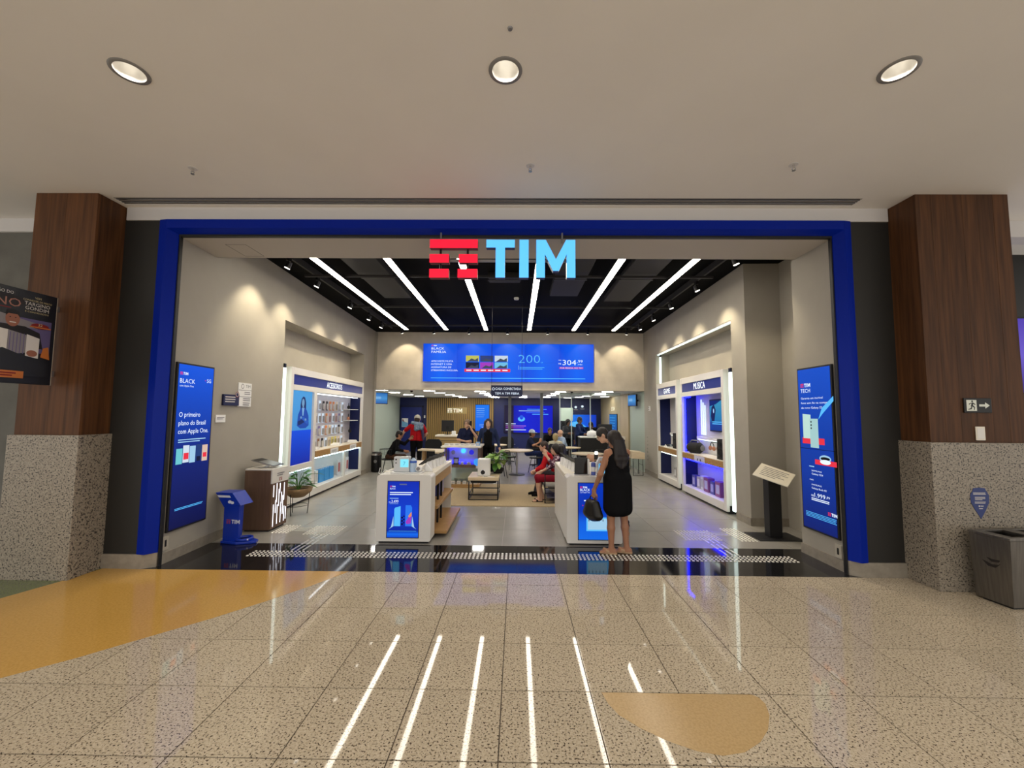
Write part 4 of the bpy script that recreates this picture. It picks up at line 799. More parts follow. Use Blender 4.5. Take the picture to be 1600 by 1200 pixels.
# things on the right demo table
t = prop('tablet_stand', 'upright black tablet screen at the front of the right demo table', 'tablet', (.86, 6.14, TZ)); box('base', m_gray, 0, .20, -.03, .09, 0, .015, t, .003); q = box('tablet', m_black, .0, .19, .02, .04, .015, .25, t, .006); box('glass', mat('off_screen', (.006, .006, .008), .08), .008, .182, .0185, .02, .025, .24, t); box('back_stand', m_wht, .19, .22, .02, .10, .0, .22, t)
t = prop('product_tube', 'small blue and white tube on the right demo table', 'can', (1.135, 6.16, TZ)); B().lathe([(0, 0), (.035, 0), (.035, .17), (.02, .185), (0, .185)], n=16).build('can_body', mat('can_blue', (.08, .12, .45), .3), t); B().lathe([(.0355, .05), (.0355, .12)], n=16).build('band', m_wht, t)
t = prop('gadget_box', 'white and cyan gadget box on the right demo table', 'box', (1.25, 6.16, TZ)); B().prism([(-.065, 0), (.065, 0), (.065, .19), (.03, .26), (-.03, .26), (-.065, .19)], -.04, .04, 'y').build('box', mat('box_pale', (.62, .66, .72), .3), t); q = box('window', glow('cyan_window', (120, 205, 245), .9), -.045, .045, -.0415, -.04, .03, .17, t); p = Pr(q, -.045, .03, -.0415, 'icon'); p.rect(.01, .11, .08, .135, glow('deep_cyan', (40, 120, 200))); p.rect(.015, .02, .075, .09, g_text); p.build()
# second display island behind
t = thing('display_island', 'low display island with white top, blue-lit panel and plinth behind the left demo table', 'display table', (-1.75, 10.45, 0))
B().box(-.15, .87, .0, 1.0, .985, 1.03).build('top', m_cream, t, .01); B().box(.0, .80, .45, .50, .60, .985).build('back_board', m_wht, t); B().box(.0, .82, .0, .9, .50, .57).build('shelf', m_dkwood, t); B().box(.02, .80, .3, .34, .10, .50).parts('mirror_panel', mat('mirror_green', (.45, .55, .5), .08, .6), t); B().box(-.02, .84, -.05, .95, .0, .09).build('plinth', m_oak, t)
B().box(.78, .84, .04, .9, .57, .985).box(-.06, .0, .04, .9, .09, .985).parts('end_panel', m_dkwood, t); B().box(.02, .20, .40, .42, .96, .98).box(.02, .7, .42, .44, .575, .59).parts('blue_led_strip', g_blueled, t)
B().add([(-.05, .03, .58), (.0, .42, .58), (.0, .42, .96), (-.05, .03, .96)], [(0, 1, 2, 3)]).build('blue_light_panel', mat('blue_light_panel', (.05, .05, .3), .4, 0, (.01, .03, 1.), 2.5), t); B().cyl((.37, .44, .88), (.37, .40, .88), .06, .06, 18).build('round_lamp', glow('blue_lamp', (40, 110, 255), 5.), t); B().cyl((.58, .448, .84), (.58, .44, .84), .065, .065, 18).build('round_badge', glow('blue_badge', (50, 50, 220), .9), t); B().add([(.1+.05*math.cos(a), .447, .84+.06*math.sin(a)) for a in [2*PI*k/14 for k in range(14)]], [tuple(range(14))]).build('round_print', m_gray, t)
for i, (x, y, w, h, c, s) in enumerate(((-1.66, 10.55, .07, .13, (.7, .7, .7), 'small white gadget box on the dark shelf of the island'), (-1.52, 10.55, .13, .17, (.02, .02, .03), 'black camera box on the dark shelf of the island'), (-1.37, 10.6, .07, .06, (.75, .75, .78), 'tiny white cube in the middle of the dark island shelf'), (-1.20, 10.6, .10, .05, (.7, .65, .75), 'tiny pale cube at the end of the dark island shelf'))):
    o = bpy.data.objects.new('carton', carton(w, .08, h, c, (.3, .3, .5), 'isl%d' % i)); C.objects.link(o); o.location = (x, y, .57); tag(o, s, 'box')
for i in range(7):
    o = bpy.data.objects.new('carton', carton(.10, .10, .05 if i != 6 else .09, (.75, .74, .72) if i != 6 else (.15, .35, .7), (.55, .55, .55), 'top%d' % i)); C.objects.link(o); o.location = (-1.80+i*.135, 10.75, 1.03); tag(o, ('leftmost', 'second from left', 'third from left', 'middle', 'third from right', 'second from right', 'rightmost, blue')[i] + ' small box on the white top of the display island', 'box', 'boxes on the display island')
t = thing('globe_lamp', 'small glowing blue ball at the right end of the display island', 'ball', (-.97, 10.35, .56)); B().ell((0, 0, .09), (.09, .09, .09), 16, 10).build('globe', glow('globe_blue', (60, 150, 235), 1.), t, smooth=True); B().cyl((0, 0, -.06), (0, 0, .01), .03).build('base', m_wht, t)
for i in range(5):
    o = bpy.data.objects.new('carton', carton(.09, .07, .07, (.70, .66, .58), (.5, .5, .5), 'pl%d' % i)); C.objects.link(o); o.location = (-1.58+i*.14, 10.52, .09); tag(o, ('leftmost', 'second', 'middle', 'fourth', 'rightmost')[i] + ' tiny box on the oak plinth of the island', 'box', 'boxes on the island plinth')
# side desk joined to the island (oak)
t = thing('side_table', 'oak side desk running from the island toward the man in red', 'table', (-2.75, 11.6, 0)); B().prism([(0, 0), (.5, -.1), (.62, -.7), (.82, -.75), (.82, .25), (0, .45)], .80, .84).build('tabletop', m_table, t, .008)
for x, y in ((.1, .1), (.1, .3), (.65, .1), (.66, -.6)): box('leg', m_oak, x, x+.07, y, y+.07, 0, .80, t)
# rug
rg = tag(B().box(-1.66, 1.12, 8.42, 11.0, .0, .012).build('rug', m_rug), 'beige woven rug under the coffee table', 'rug')
# coffee table
t = thing('coffee_table', 'square oak coffee table with black metal frame on the rug', 'table', (-1.02, 8.95, .012)); W, D, Hh = .64, .85, .41
B().box(-.01, W+.01, -.01, D+.01, Hh, Hh+.07).build('tabletop', m_table, t, .006); B().prism([(.06, Hh-.06), (W-.06, Hh-.06), (W-.02, Hh), (.02, Hh)], .05, D-.05, 'y').build('tray', m_dfab, t)
for x in (0, W-.022):
    for y in (0, D-.022): box('leg', m_blackm, x, x+.022, y, y+.022, 0, Hh, t)
B().box(0, W, 0, .022, .10, .122).box(0, W, D-.022, D, .10, .122).box(0, .022, 0, D, .10, .122).box(W-.022, W, 0, D, .10, .122).box(0, W, 0, .022, 0, .018).box(0, .022, 0, D, 0, .018).box(W-.022, W, 0, D, 0, .018).parts('rail', m_blackm, t)
t = thing('cube_speaker', 'white cube speaker with a round black lens on the coffee table', 'speaker', (-.84, 9.10, .492)); box('cube', m_wht, 0, .27, 0, .24, 0, .37, t, .015); B().cyl((.115, -.002, .085), (.115, -.012, .085), .048, .044, 20).build('lens', m_black, t); B().cyl((.115, .0, .085), (.115, -.004, .085), .058, .058, 20).build('lens_ring', m_chrome, t)
t = thing('leaflet', 'small printed leaflet on the front of the coffee table', 'leaflet', (-.72, 8.98, .492)); q = box('sheet', m_wht, 0, .26, 0, .10, 0, .004, t); B().box(.02, .1, .02, .08, .004, .0055).build('print', m_gray, q)
# plants
def leaf_mesh(L, w, m):
    b = B(); n = 6; vs = []; fs = []
    for i in range(n+1):
        s = i/n; ww = w*math.sin(PI*min(.98, s*.92+.06))**.8; z = -.9*L*s*s*.35
        vs += [(L*s, -ww, z+ww*.25), (L*s, 0, z), (L*s, ww, z+ww*.25)]
    for i in range(n): a = i*3; fs += [(a, a+3, a+4, a+1), (a+1, a+4, a+5, a+2)]
    b.add(vs, fs); me = b.mesh('leaf'); me.materials.append(m); me.polygons.foreach_set('use_smooth', [True]*len(me.polygons)); return me
def plant(t, z0, n, rs, hs, Ls, ws, ms, seed):
    rr = random.Random(seed); ml = [leaf_mesh(Ls*k, ws*k, m) for k in (.8, 1, 1.2) for m in ms]; stem = B()
    for i in range(n):
        a = rr.uniform(0, 2*PI); r = rr.uniform(0, rs); h = rr.uniform(hs*.25, hs); q = bpy.data.objects.new('leaf', rr.choice(ml)); link(q, t); q.location = (r*math.cos(a), r*math.sin(a), z0+h); q.rotation_euler = (rr.uniform(-.3, .3), rr.uniform(-.9, .35), a+rr.uniform(-.6, .6)); stem.tube([(0, 0, z0), (r*math.cos(a)*.5, r*math.sin(a)*.5, z0+h*.6), (r*math.cos(a), r*math.sin(a), z0+h)], .004, 4)
    stem.build('stem', m_leaf, t)
t = thing('potted_plant', 'leafy green plant with pale leaf tips behind the white cube speaker', 'plant', (-.42, 9.62, .492)); B().lathe([(0, 0), (.10, 0), (.13, .12), (.12, .12), (.10, .10), (0, .10)], n=20).build('pot', m_dfab, t); B().lathe([(0, .10), (.11, .10)], n=16).build('soil', m_soil, t); plant(t, .10, 44, .16, .36, .23, .06, (m_leaf, m_leafl, m_leafl), 5)
t = thing('plant_stand', 'shallow round clay bowl planter on a thin black wire stand by the kiosk', 'planter', (-4.0, 7.65, 0))
B().lathe([(0, .30), (.12, .31), (.23, .40), (.25, .47), (.225, .47), (.20, .43), (0, .43)], n=28).build('bowl', m_bowl, t, smooth=True); B().lathe([(0, .432), (.20, .432)], n=20).build('soil', m_soil, t)
for k in range(3): a = .4+k*2*PI/3; B().tube([(.2*math.cos(a), .2*math.sin(a), .38), (.17*math.cos(a), .17*math.sin(a), 0)], .007, 6).build('leg', m_blackm, t)
B().tube([(.18*math.cos(a), .18*math.sin(a), .16) for a in [2*PI*k/18 for k in range(19)]], .005, 5).build('ring', m_blackm, t); plant(t, .43, 30, .20, .30, .20, .035, (m_leaf,), 9)
# kiosk with lit front slots
ks = thing('wooden_kiosk', 'dark wood kiosk with lit vertical slots and a tablet on top, by the left wall', 'kiosk', (-4.24, 6.50, 0))
KW, KD, KH = .43, .46, .95
B().box(0, KW-.02, 0, KD, .02, KH-.015).build('body', m_dkwood, ks, .003); box('plinth', m_black, .02, KW-.03, .02, KD-.02, 0, .02, ks)
box('top_cover', m_white, .0, KW, .0, KD, KH-.015, KH+.01, ks, .006); q = box('front_plate', m_white, KW-.02, KW+.004, .0, KD, KH-.22, KH-.015, ks, .003)
pp = B()
for k in range(2): pp.box(KW+.0042, KW+.0052, .13, .33-.04*k, KH-.085-k*.03, KH-.068-k*.03)
pp.build('print', m_gray, q); pp = B()
pp.box(KW+.0042, KW+.0052, .19, .27, KH-.155, KH-.145)
for z in (KH-.175, KH-.195): pp.box(KW+.0042, KW+.0052, .19, .222, z, z+.012).box(KW+.0042, KW+.0052, .238, .27, z, z+.012)
pp.build('red_mark', mat('mark_red', srgb(150, 40, 40), .5), q)
slm = B().box(KW-.02, KW, 0, .036, .03, KH-.225).mesh('slat'); slm.materials.append(noise_mat('kiosk_slat', (.16, .09, .05), (.11, .06, .035), 1., .3, .7, .4, stretch=(20, 20, 2)))
for k in range(12): o = bpy.data.objects.new('slat', slm); link(o, ks); o.location = (0, .002+k*.0382, 0)
g_slot = mat('slot_light', (.9, .9, .95), .4, 0, (.86, .88, 1.), 1.5)
for y, z0, z1 in ((.05, .52, .70), (.135, .42, .72), (.225, .55, .71), (.06, .06, .40), (.115, .26, .46), (.20, .35, .62), (.165, .08, .38), (.275, .38, .56), (.26, .08, .40), (.345, .42, .70), (.36, .08, .32), (.315, .20, .5), (.41, .1, .30)): B().box(KW, KW+.004, y, y+.013, z0, z1).build('light_slot', g_slot, ks)
B().cyl((.20, .22, KH+.01), (.24, .22, KH+.05), .03, .02).build('tablet_arm', m_wht, ks); tbb = B().add([(.05, .05, KH+.13), (.05, .33, KH+.13), (.40, .36, KH+.04), (.40, .08, KH+.04), (.05, .05, KH+.145), (.05, .33, KH+.145), (.40, .36, KH+.055), (.40, .08, KH+.055)], [(0,1,2,3),(7,6,5,4),(0,4,5,1),(1,5,6,2),(2,6,7,3),(3,7,4,0)]).build('tablet', m_gray, ks); B().add([(.06, .06, KH+.1445), (.06, .325, KH+.1445), (.16, .33, KH+.119), (.16, .065, KH+.119)], [(0, 3, 2, 1)]).build('tablet_screen', m_black, ks)
# blue foot-operated dispenser
bd = thing('gel_dispenser', 'blue floor-standing gel dispenser with slanted head beside the wooden kiosk', 'dispenser', (-4.16, 5.98, 0), -.10); m_gb = mat('gel_blue', srgb(16, 50, 165), .3)
b = B(); b.prism([(0, -.06), (.27, -.10), (.50, .0), (.46, .10), (.30, .16), (0, .16)], 0, .035); b.build('base', m_gb, bd, .01)
B().prism([(.03, .03), (.05, .52), (-.10, .66), (-.08, .68), (.10, .545), (.09, .03)], -.03, .24, 'y').build('column', m_gb, bd, .004)
fb = B().add([(-.12, -.05, .70), (.14, -.05, .70), (.28, -.05, .53), (.02, -.05, .50), (-.12, .19, .70), (.14, .19, .70), (.28, .19, .53), (.02, .19, .50)], [(0,3,2,1),(4,5,6,7),(1,2,6,5),(0,1,5,4),(3,0,4,7),(2,3,7,6)]).build('head', m_gb, bd)
B().box(.02, .26, -.045, .0, .03, .52).build('front_panel', m_gb, bd, .004)
p = Pr(bd, .0, 0, -.046, 'lettering'); wt = mat('print_white', (.75, .78, .85), .5); p.logo(.07, .275, .055, mat('print_red', (.4, .05, .08), .5), wt); p.build()
p = Pr(bd, .0, 0, -.051, 'head_print'); p.poly([(-.09, .665), (.10, .665), (.125, .635), (-.065, .635)], wt); p.disc(.11, .575, .03, .022, wt); p.disc(.15, .565, .025, .02, wt); p.build()
B().lathe([(.10, .035), (.11, .04), (.11, .075), (.09, .075), (.09, .045)], (.30, .03, 0), n=24).build('cup_ring', m_gb, bd, smooth=True); B().lathe([(0, .036), (.09, .04)], (.30, .03, 0), n=20).build('cup', m_black, bd)
B().box(.38, .405, -.035, -.03, .05, .07).build('label_tag', wt, bd)
# lectern
le = thing('lectern', 'black post lectern with a slanted white notice plate by the right recess', 'lectern', (3.95, 6.52, 0))
B().box(-.33, .33, -.22, .22, 0, .012).build('base_plate', m_black, le); B().box(-.095, .095, -.07, .07, .012, .90).build('post', m_black, le, .004)
q = B().add([(-.37, -.14, .955), (.05, -.30, .80), (.37, .0, .935), (-.05, .16, 1.09), (-.37, -.14, .967), (.05, -.30, .812), (.37, .0, .947), (-.05, .16, 1.102)], [(3,2,1,0),(4,5,6,7),(0,1,5,4),(1,2,6,5),(2,3,7,6),(3,0,4,7)]).build('notice_plate', m_cream, le)
b = B(); A_, B_, C_ = Vector((-.37, -.14, .9685)), Vector((.05, -.30, .8135)), Vector((-.05, .16, 1.1035))
for k in range(6):
    v = .80-k*.12; u0, u1 = .14, (.86, .80, .88, .7, .82, .6)[k]
    f = lambda u, v: A_+(B_-A_)*u+(C_-A_)*v
    b.add([f(u0, v), f(u1, v), f(u1, v+.035), f(u0, v+.035)], [(0, 1, 2, 3)])
b.build('print', ni, q)
# round tables
def round_table(x, y, r, label, h=.75):
    t = thing('round_table', label, 'table', (x, y, 0), 0, 'round lounge tables'); B().lathe([(0, h-.03), (r-.02, h-.03), (r, h-.015), (r, h), (0, h)], n=36).build('tabletop', m_table, t)
    B().cyl((0, 0, .02), (0, 0, h-.03), .03, .03, 14).build('column', mat('table_column', (.45, .43, .40), .4, .5), t); B().lathe([(0, .02), (.24, .016), (.25, 0), (.24, 0)], n=28).build('base', m_black, t); return t
round_table(.02, 12.78, .50, 'round oak lounge table with a grey column beside the standing woman in navy'); round_table(1.79, 14.0, .37, 'round oak lounge table in front of the seated group'); round_table(2.03, 11.9, .46, 'round oak lounge table behind the right demo table'); round_table(-.75, 14.9, .42, 'small round table far behind the standing woman in navy')
# wire barrel chairs
def wire_chair(x, y, rz, label, sh=.47):
    t = thing('wire_chair', label, 'chair', (x, y, 0), rz, 'black wire chairs in the lounge')
    b = B(); R = .26
    ring = lambda z, r, a0=0, a1=2*PI, n=20: [(r*math.cos(a0+(a1-a0)*k/n), r*math.sin(a0+(a1-a0)*k/n), z) for k in range(n+1)]
    b.tube(ring(sh, .2), .008, 5); b.tube(ring(sh+.30, R, -.35, PI+.35), .009, 5)
    for k in range(16): a = -.3+(PI+.6)*k/15; b.tube([(.2*math.cos(a), .2*math.sin(a), sh), (.255*math.cos(a), .255*math.sin(a), sh+.16), (R*math.cos(a), R*math.sin(a), sh+.30)], .0045, 4)
    b.tube(ring(sh+.16, .252, -.33, PI+.33), .005, 4); b.build('wire_back', m_blackm, t); B().lathe([(0, sh-.02), (.2, sh-.02), (.205, sh+.01), (0, sh+.02)], n=20).build('seat', m_dfab, t)
    for a in (.8, 2.3, 3.9, 5.4): B().tube([(.13*math.cos(a), .13*math.sin(a), sh-.01), (.24*math.cos(a), .24*math.sin(a), 0)], .010, 6).build('leg', m_blackm, t)
    return t
wire_chair(-.45, 12.20, .3, 'black wire chair at the left of the round table by the woman in navy'); wire_chair(.62, 13.28, -2.2, 'black wire chair at the right of the round table by the woman in navy'); wire_chair(-.20, 13.52, 2.6, 'black wire chair behind the round table by the woman in navy'); wire_chair(-3.84, 12.5, 1.9, 'black wire chair under the person in black by the left wall'); wire_chair(-2.2, 12.6, 2.9, 'black wire chair behind the oak side desk'); wire_chair(2.5, 12.5, -.4, 'black wire chair beyond the table behind the right demo table'); wire_chair(1.5, 12.55, .5, 'black wire chair left of the table behind the right demo table')
def office_chair(x, y, rz, label, h=1.0):
    t = thing('office_chair', label, 'chair', (x, y, 0), rz); B().prism([(-.27, .50), (.27, .50), (.27, h-.1), (.18, h), (-.18, h), (-.27, h-.1)], .18, .24, 'y').build('backrest', m_dfab, t, .015); B().box(-.26, .26, -.25, .22, .42, .50).build('seat', m_dfab, t, .02); B().cyl((0, 0, .05), (0, 0, .42), .03).build('column', m_blackm, t)
    for k in range(5): a = 2*PI*k/5; B().tube([(0, 0, .08), (.28*math.cos(a), .28*math.sin(a), .04)], .02, 6).build('leg', m_blackm, t)
    for s in (-1, 1): B().box(s*.29-.02, s*.29+.02, -.15, .15, .66, .69).build('armrest', m_blackm, t)
    return t
office_chair(-2.55, 13.15, 3.0, 'black office chair with wide back behind the oak side desk', 1.05); office_chair(1.23, 13.2, PI, 'black round-backed chair of the blond woman', .93); office_chair(.74, 14.85, 2.8, 'black chair back beside the man in the pale cap', 1.02); office_chair(-.35, 15.9, .1, 'dark chair far behind the woman in navy', .98)
# lounge chair with metal frame for the two children
t = thing('lounge_chair', 'low lounge bench with grey cushion and thin black metal frame on the rug', 'bench', (.60, 8.70, .012)); W, D = .50, 1.10
B().box(-.0, W, .02, D, .33, .42).build('cushion', m_cush, t, .03); B().prism([(.42, .38), (.56, .38), (.62, .80), (.54, .80)], .04, D, 'y').build('backrest', mat('brown_cushion', (.10, .07, .075), .9), t, .02)
for x in (0, W):
    for y in (0, D): box('leg', m_blackm, x-.01, x+.01, y-.01, y+.01, 0, .60 if x == 0 else .62, t)
B().box(0, W, -.01, .01, .30, .32).box(0, W, D-.01, D+.01, .30, .32).box(-.01, .01, 0, D, .30, .32).box(0, W, -.01, .01, .585, .605).box(0, W, D-.01, D+.01, .585, .605).box(0, W, -.008, .008, .20, .212).box(0, W, -.008, .008, 0, .012).parts('rail', m_blackm, t); B().box(.05, W, .05, D-.05, .10, .12).build('under_shelf', mat('violet_shelf', (.12, .11, .17), .6), t); B().prism([(.06, .33), (.45, .33), (.40, .24), (.30, .20), (.20, .21), (.10, .26)][::-1], .04, D-.04, 'y').build('sling', mat('taupe_sling', (.22, .19, .16), .9), t)
# wooden seat at the right
t = thing('wooden_bench', 'oak wall seat on thin black metal legs at the right wall of the lounge', 'seat', (3.52, 12.75, 0)); B().prism([(0, .52), (.40, .50), (.40, .70), (.30, .72), (0, .74)], 0, .55, 'y').build('seat_box', m_table, t, .01)
for x, y in ((.05, .05), (.35, .05), (.05, .5), (.35, .5)): B().tube([(x, y, .52), (x, y, 0)], .010, 6).build('leg', m_blackm, t)
B().tube([(.05, .05, .01), (.35, .05, .01)], .008, 5).tube([(.35, .05, .32), (.35, .5, .32)], .008, 5).parts('stretcher', m_blackm, t)
# waste bin by left pier
t = thing('pedestal_bin', 'small black and steel pedal bin at the end of the left wall', 'bin', (-4.42, 13.15, 0)); B().lathe([(0, 0), (.15, .0), (.16, .05), (.16, .58), (.13, .62), (0, .63)], n=20).build('body', m_blackm, t, smooth=True); B().lathe([(.162, .52), (.162, .58)], n=20).build('band', m_chrome, t); B().cyl((.02, -.161, .34), (.02, -.168, .34), .05, .05, 16).build('emblem', m_gray, t)
# ================================================================== BACK OF THE SHOP
# slatted wall
sw = thing('slatted_panel', 'vertical oak slat panel on the back wall behind the service desk', 'slat wall', (-4.37, 20.1, 0)); WW = 3.265  # back-wall things scaled about the camera to this depth, some from image pixels
box('backing', m_slat_gap, 0, WW, .02, .09, 0, 2.60, sw)
sm = B().box(0, .062, -.02, .02, 0, 2.60).mesh('slat'); sm.materials.append(m_slat)
for k in range(34): o = bpy.data.objects.new('slat', sm); link(o, sw); o.location = (.005+k*.096, 0, 0)
ls = thing('wall_logo', 'pale metal shop logo plate on the slatted panel', 'logo', (-3.35, 20.07, 1.84)); p = Pr(ls, 0, 0, 0, 'logo_letter'); ml = mat('logo_cream', (.75, .72, .60), .4, 0, (1., .95, .8), .35); p.logo(0, .06, .19, ml, ml); p.build(); B().box(-.05, .92, -.0005, .01, .0, .31).build('plate', mat('logo_plate', srgb(150, 130, 80), .5), ls)
t, p, w_, h_ = portrait((-2.01, 20.08, 1.0), 0, .705, 1.30, 'bright blue portrait screen on the slatted panel', grad_glow('picture_bright', [(0, (8, 100, 235)), (1, (14, 120, 245))], 2, 1, .95)); p.lines(.05, h_*.85, .4, 5, .012, .10, g_pale, 3); p.text('TIM', .30, .16, .03, g_text); p.lines(.2, .3, .25, 2, .012, .06, g_pale, 4); p.build()
# blue door and navy column
dr = struct(B().box(-5.62, -4.62, 20.13, 20.19, 0, 2.15).build('door_1', mat('door_blue', srgb(18, 34, 108), .4))); dr['label'] = 'navy blue door at the left of the back wall'
B().box(-5.69, -5.62, 20.12, 20.2, 0, 2.22).box(-4.62, -4.55, 20.12, 20.2, 0, 2.22).box(-5.69, -4.55, 20.12, 20.2, 2.15, 2.22).build('door_frame', mat('door_frame_navy', srgb(10, 18, 60), .4), dr); B().cyl((-4.70, 20.1, 1.02), (-4.70, 20.13, 1.02), .03).build('door_handle', m_chrome, dr)
t = thing('wall_poster', 'small pale picture poster on the navy door', 'poster', (-5.58, 20.12, 1.18)); q = box('sheet', m_wht, 0, .30, -.005, 0, 0, .42, t); p = Pr(q, 0, 0, -.005, 'print'); p.poly([(.01, .01), (.29, .01), (.29, .2), (.01, .3)], mat('poster_blue', srgb(110, 170, 210), .5)); p.poly([(.02, .3), (.14, .22), (.05, .4)], i_red); p.build()
t = thing('switch_plate', 'small white switch on the navy column beside the slatted panel', 'switch plate', (-4.52, 20.18, 1.62)); box('plate', m_wht, 0, .07, -.01, 0, 0, .13, t, .002); box('rocker', m_cream, .02, .05, -.014, -.01, .04, .09, t)
t = thing('wall_lettering', 'column of small marks on the pale green wall at the left', 'lettering', (-5.22, 14.3, 0), PI/2+.084); p = Pr(t, 0, 0, 0, 'characters'); p.disc(.1, 1.25, .05, .06, m_wht); p.disc(.1, 1.09, .04, .05, ni); p.disc(.1, 1.0, .05, .05, m_wht); p.poly([(.05, .90), (.15, .94), (.05, 1.0)], ni); p.build()
t = thing('wall_sensor', 'small white sensor on the pale green wall beside the left television', 'sensor', (-5.265, 14.85, 2.1), PI/2+.084); box('box', m_wht, 0, .10, -.04, 0, 0, .18, t, .005); B().ell((.05, -.042, .09), (.02, .01, .02)).build('lens', m_gray, t)
# big screen behind the glass posts
bs = thing('large_screen', 'big deep blue screen with graphic lines on the navy back wall', 'screen', (-.60, 20.13, .93)); box('casing', m_black, 0, 2.375, 0, .06, 0, 1.35, bs, .006)
d = box('display', grad_glow('picture_deep_blue', [(0, (6, 10, 120)), (.4, (4, 30, 220)), (1, (4, 20, 200))], 0, 1, .9), .02, 2.355, -.004, 0, .02, 1.33, bs); p = Pr(d, .06, .06, -.004, 'picture'); p.rect(-.04, -.04, .40, 1.27, glow('screen_plum', (30, 20, 60), .8)); p.disc(.78, .62, .17, .12, g_cyan); p.disc(.78, .70, .10, .10, glow('pic_ring', (30, 90, 230))); p.disc(.78, .64, .06, .05, glow('pic_blue', (20, 60, 220)))
for u0, v, u1, m in ((.02, .37, .5, g_text), (.02, .27, 1.0, glow('screen_pink', (200, 130, 220))), (.02, .18, .9, g_mag), (.02, .08, 1.0, g_text), (.65, 1.0, 1.75, g_pale), (1.05, 1.08, 2.0, g_cyan), (1.0, .92, 1.9, glow('screen_mid', (60, 110, 240))), (1.3, .84, 2.08, g_cyan)): p.rect(u0, v, u1, v+.028, m)
p.build()
m_post = mat('grey_post', (.13, .14, .15), .45)
for k, x in enumerate((-.25, .92)):
    t = thing('partition_post', ['grey square post of the glass partition left of the seated group', 'grey square post of the glass partition behind the seated group'][k], 'post', (x, 15.2, 0)); box('post', m_post, -.055, .055, -.05, .05, 0, CZ2, t, .004); box('foot_plate', m_gray, -.08, .08, -.08, .08, 0, .012, t)
# glass room at the right
gr = thing('glass_partition', 'clear glass partition with thin pale frames in front of the standing staff', 'glass partition', (1.55, 15.0, 0))
for x0, x1 in ((.03, .42), (.45, 1.10), (1.13, 2.2)): box('glass_pane', m_glass, x0, x1, -.005, .005, .02, 2.55, gr)
for x in (.0, .42, 1.10): box('frame_post', mat('pale_frame', (.5, .58, .55), .3), x, x+.03, -.02, .02, 0, CZ2, gr)
box('top_rail', MATS['pale_frame'], 0, 2.2, -.02, .02, 2.55, CZ2, gr)
t = thing('cupboard', 'pale green and black cupboard behind the glass partition', 'cupboard', (2.05, 19.15, 0)); box('upper_body', mat('pale_cupboard', (.5, .6, .52), .5), 0, .55, 0, .4, 1.55, 2.15, t); box('lower_body', m_black, 0, .35, 0, .4, 0, 1.55, t); box('door', m_blackm, .02, .33, -.012, 0, .05, 1.5, t)
t = thing('blue_screen', 'wide bright blue screen behind the staff in the glass room', 'screen', (2.42, 19.7, 1.24)); box('casing', m_black, 0, 1.38, 0, .05, 0, .62, t, .004); d = box('display', grad_glow('picture_azure', [(0, (20, 130, 240)), (.6, (10, 90, 230)), (1, (8, 50, 190))], 0, 1, .95), .02, 1.36, -.004, 0, .02, .60, t); p = Pr(d, 0, 0, -.004, 'picture'); p.poly([(.02, .02), (.9, .02), (.5, .3), (.02, .2)], g_cyan); p.build(); box('stand_post', m_blackm, .62, .72, .05, .10, -1.24, .4, t); box('stand_foot', m_blackm, .40, .94, -.10, .25, -1.24, -1.22, t)
for k, (x, z) in enumerate(((2.88, 2.20), (3.20, 2.24))): 
    t = thing('wall_badge', ['left', 'right'][k] + ' small white round badge above the blue screen', 'badge', (x, 20.18, z)); B().cyl((0, 0, 0), (0, -.02, 0), .06, .06, 16).build('disc', g_white, t); B().box(-.10, .10, -.01, 0, -.14, -.11).build('caption', m_gray, t)
# right oak panel with screen
wp = struct(B().box(4.10, 4.158, 15.25, 20.19, 0, CZ2).build('wall_oak_panel', noise_mat('pale_veneer', (.42, .34, .21), (.36, .28, .165), 1., .3, .7, .5, stretch=(12, 12, 1)))); wp['label'] = 'pale oak panelling on the right wall of the lounge'
aw = -PI/2
t, p, w_, h_ = portrait((4.097, 18.2, 1.10), aw, 1.35, .78, 'blue screen on the oak panelling at the right', grad_glow('picture_steel_blue', [(0, (20, 80, 170)), (1, (30, 120, 200))], 2, 1, .8)); p.lines(.12, h_*.8, .95, 5, .014, .11, g_cyan, 8); p.build()
t = thing('wall_logo', 'small white shop logo on the oak panel at the right', 'logo', (4.095, 17.9, 2.02), aw); p = Pr(t, 0, 0, -.005, 'logo_letter'); p.logo(0, 0, .16, ml, ml); p.build()
# service desk and reception
sd = thing('service_desk', 'black service desk with white top at the right of the lounge', 'desk', (2.15, 14.0, 0)); box('front_panel', m_dfab, 0, 1.15, 0, .05, .0, 1.06, sd); box('top', m_wht, .0, 1.5, .05, .6, 1.06, 1.10, sd, .005); box('raised_ledge', m_cream, .55, 1.5, -.05, .15, 1.02, 1.12, sd, .005); B().box(0, .05, .05, .6, 0, 1.06).box(1.45, 1.5, .05, .6, 0, 1.02).parts('side_panel', m_black, sd); box('modesty_panel', m_black, 1.15, 1.45, .02, .06, 0, 1.02, sd)
def monitor(x, y, z, rz, label, w=.48, h=.30):
    t = thing('computer_monitor', label, 'monitor', (x, y, z), rz); box('casing', m_black, -w/2, w/2, -.02, .02, .12, .12+h, t, .006); B().cyl((0, .03, .01), (0, .03, .3), .022).build('stem', m_blackm, t); box('foot', m_blackm, -.11, .11, -.07, .11, 0, .012, t, .003); B().box(-.05, .05, -.028, -.02, .2, .32).build('rear_cover', m_dfab, t)
monitor(3.05, 14.35, 1.10, 2.9, 'black computer monitor on the service desk at the right')
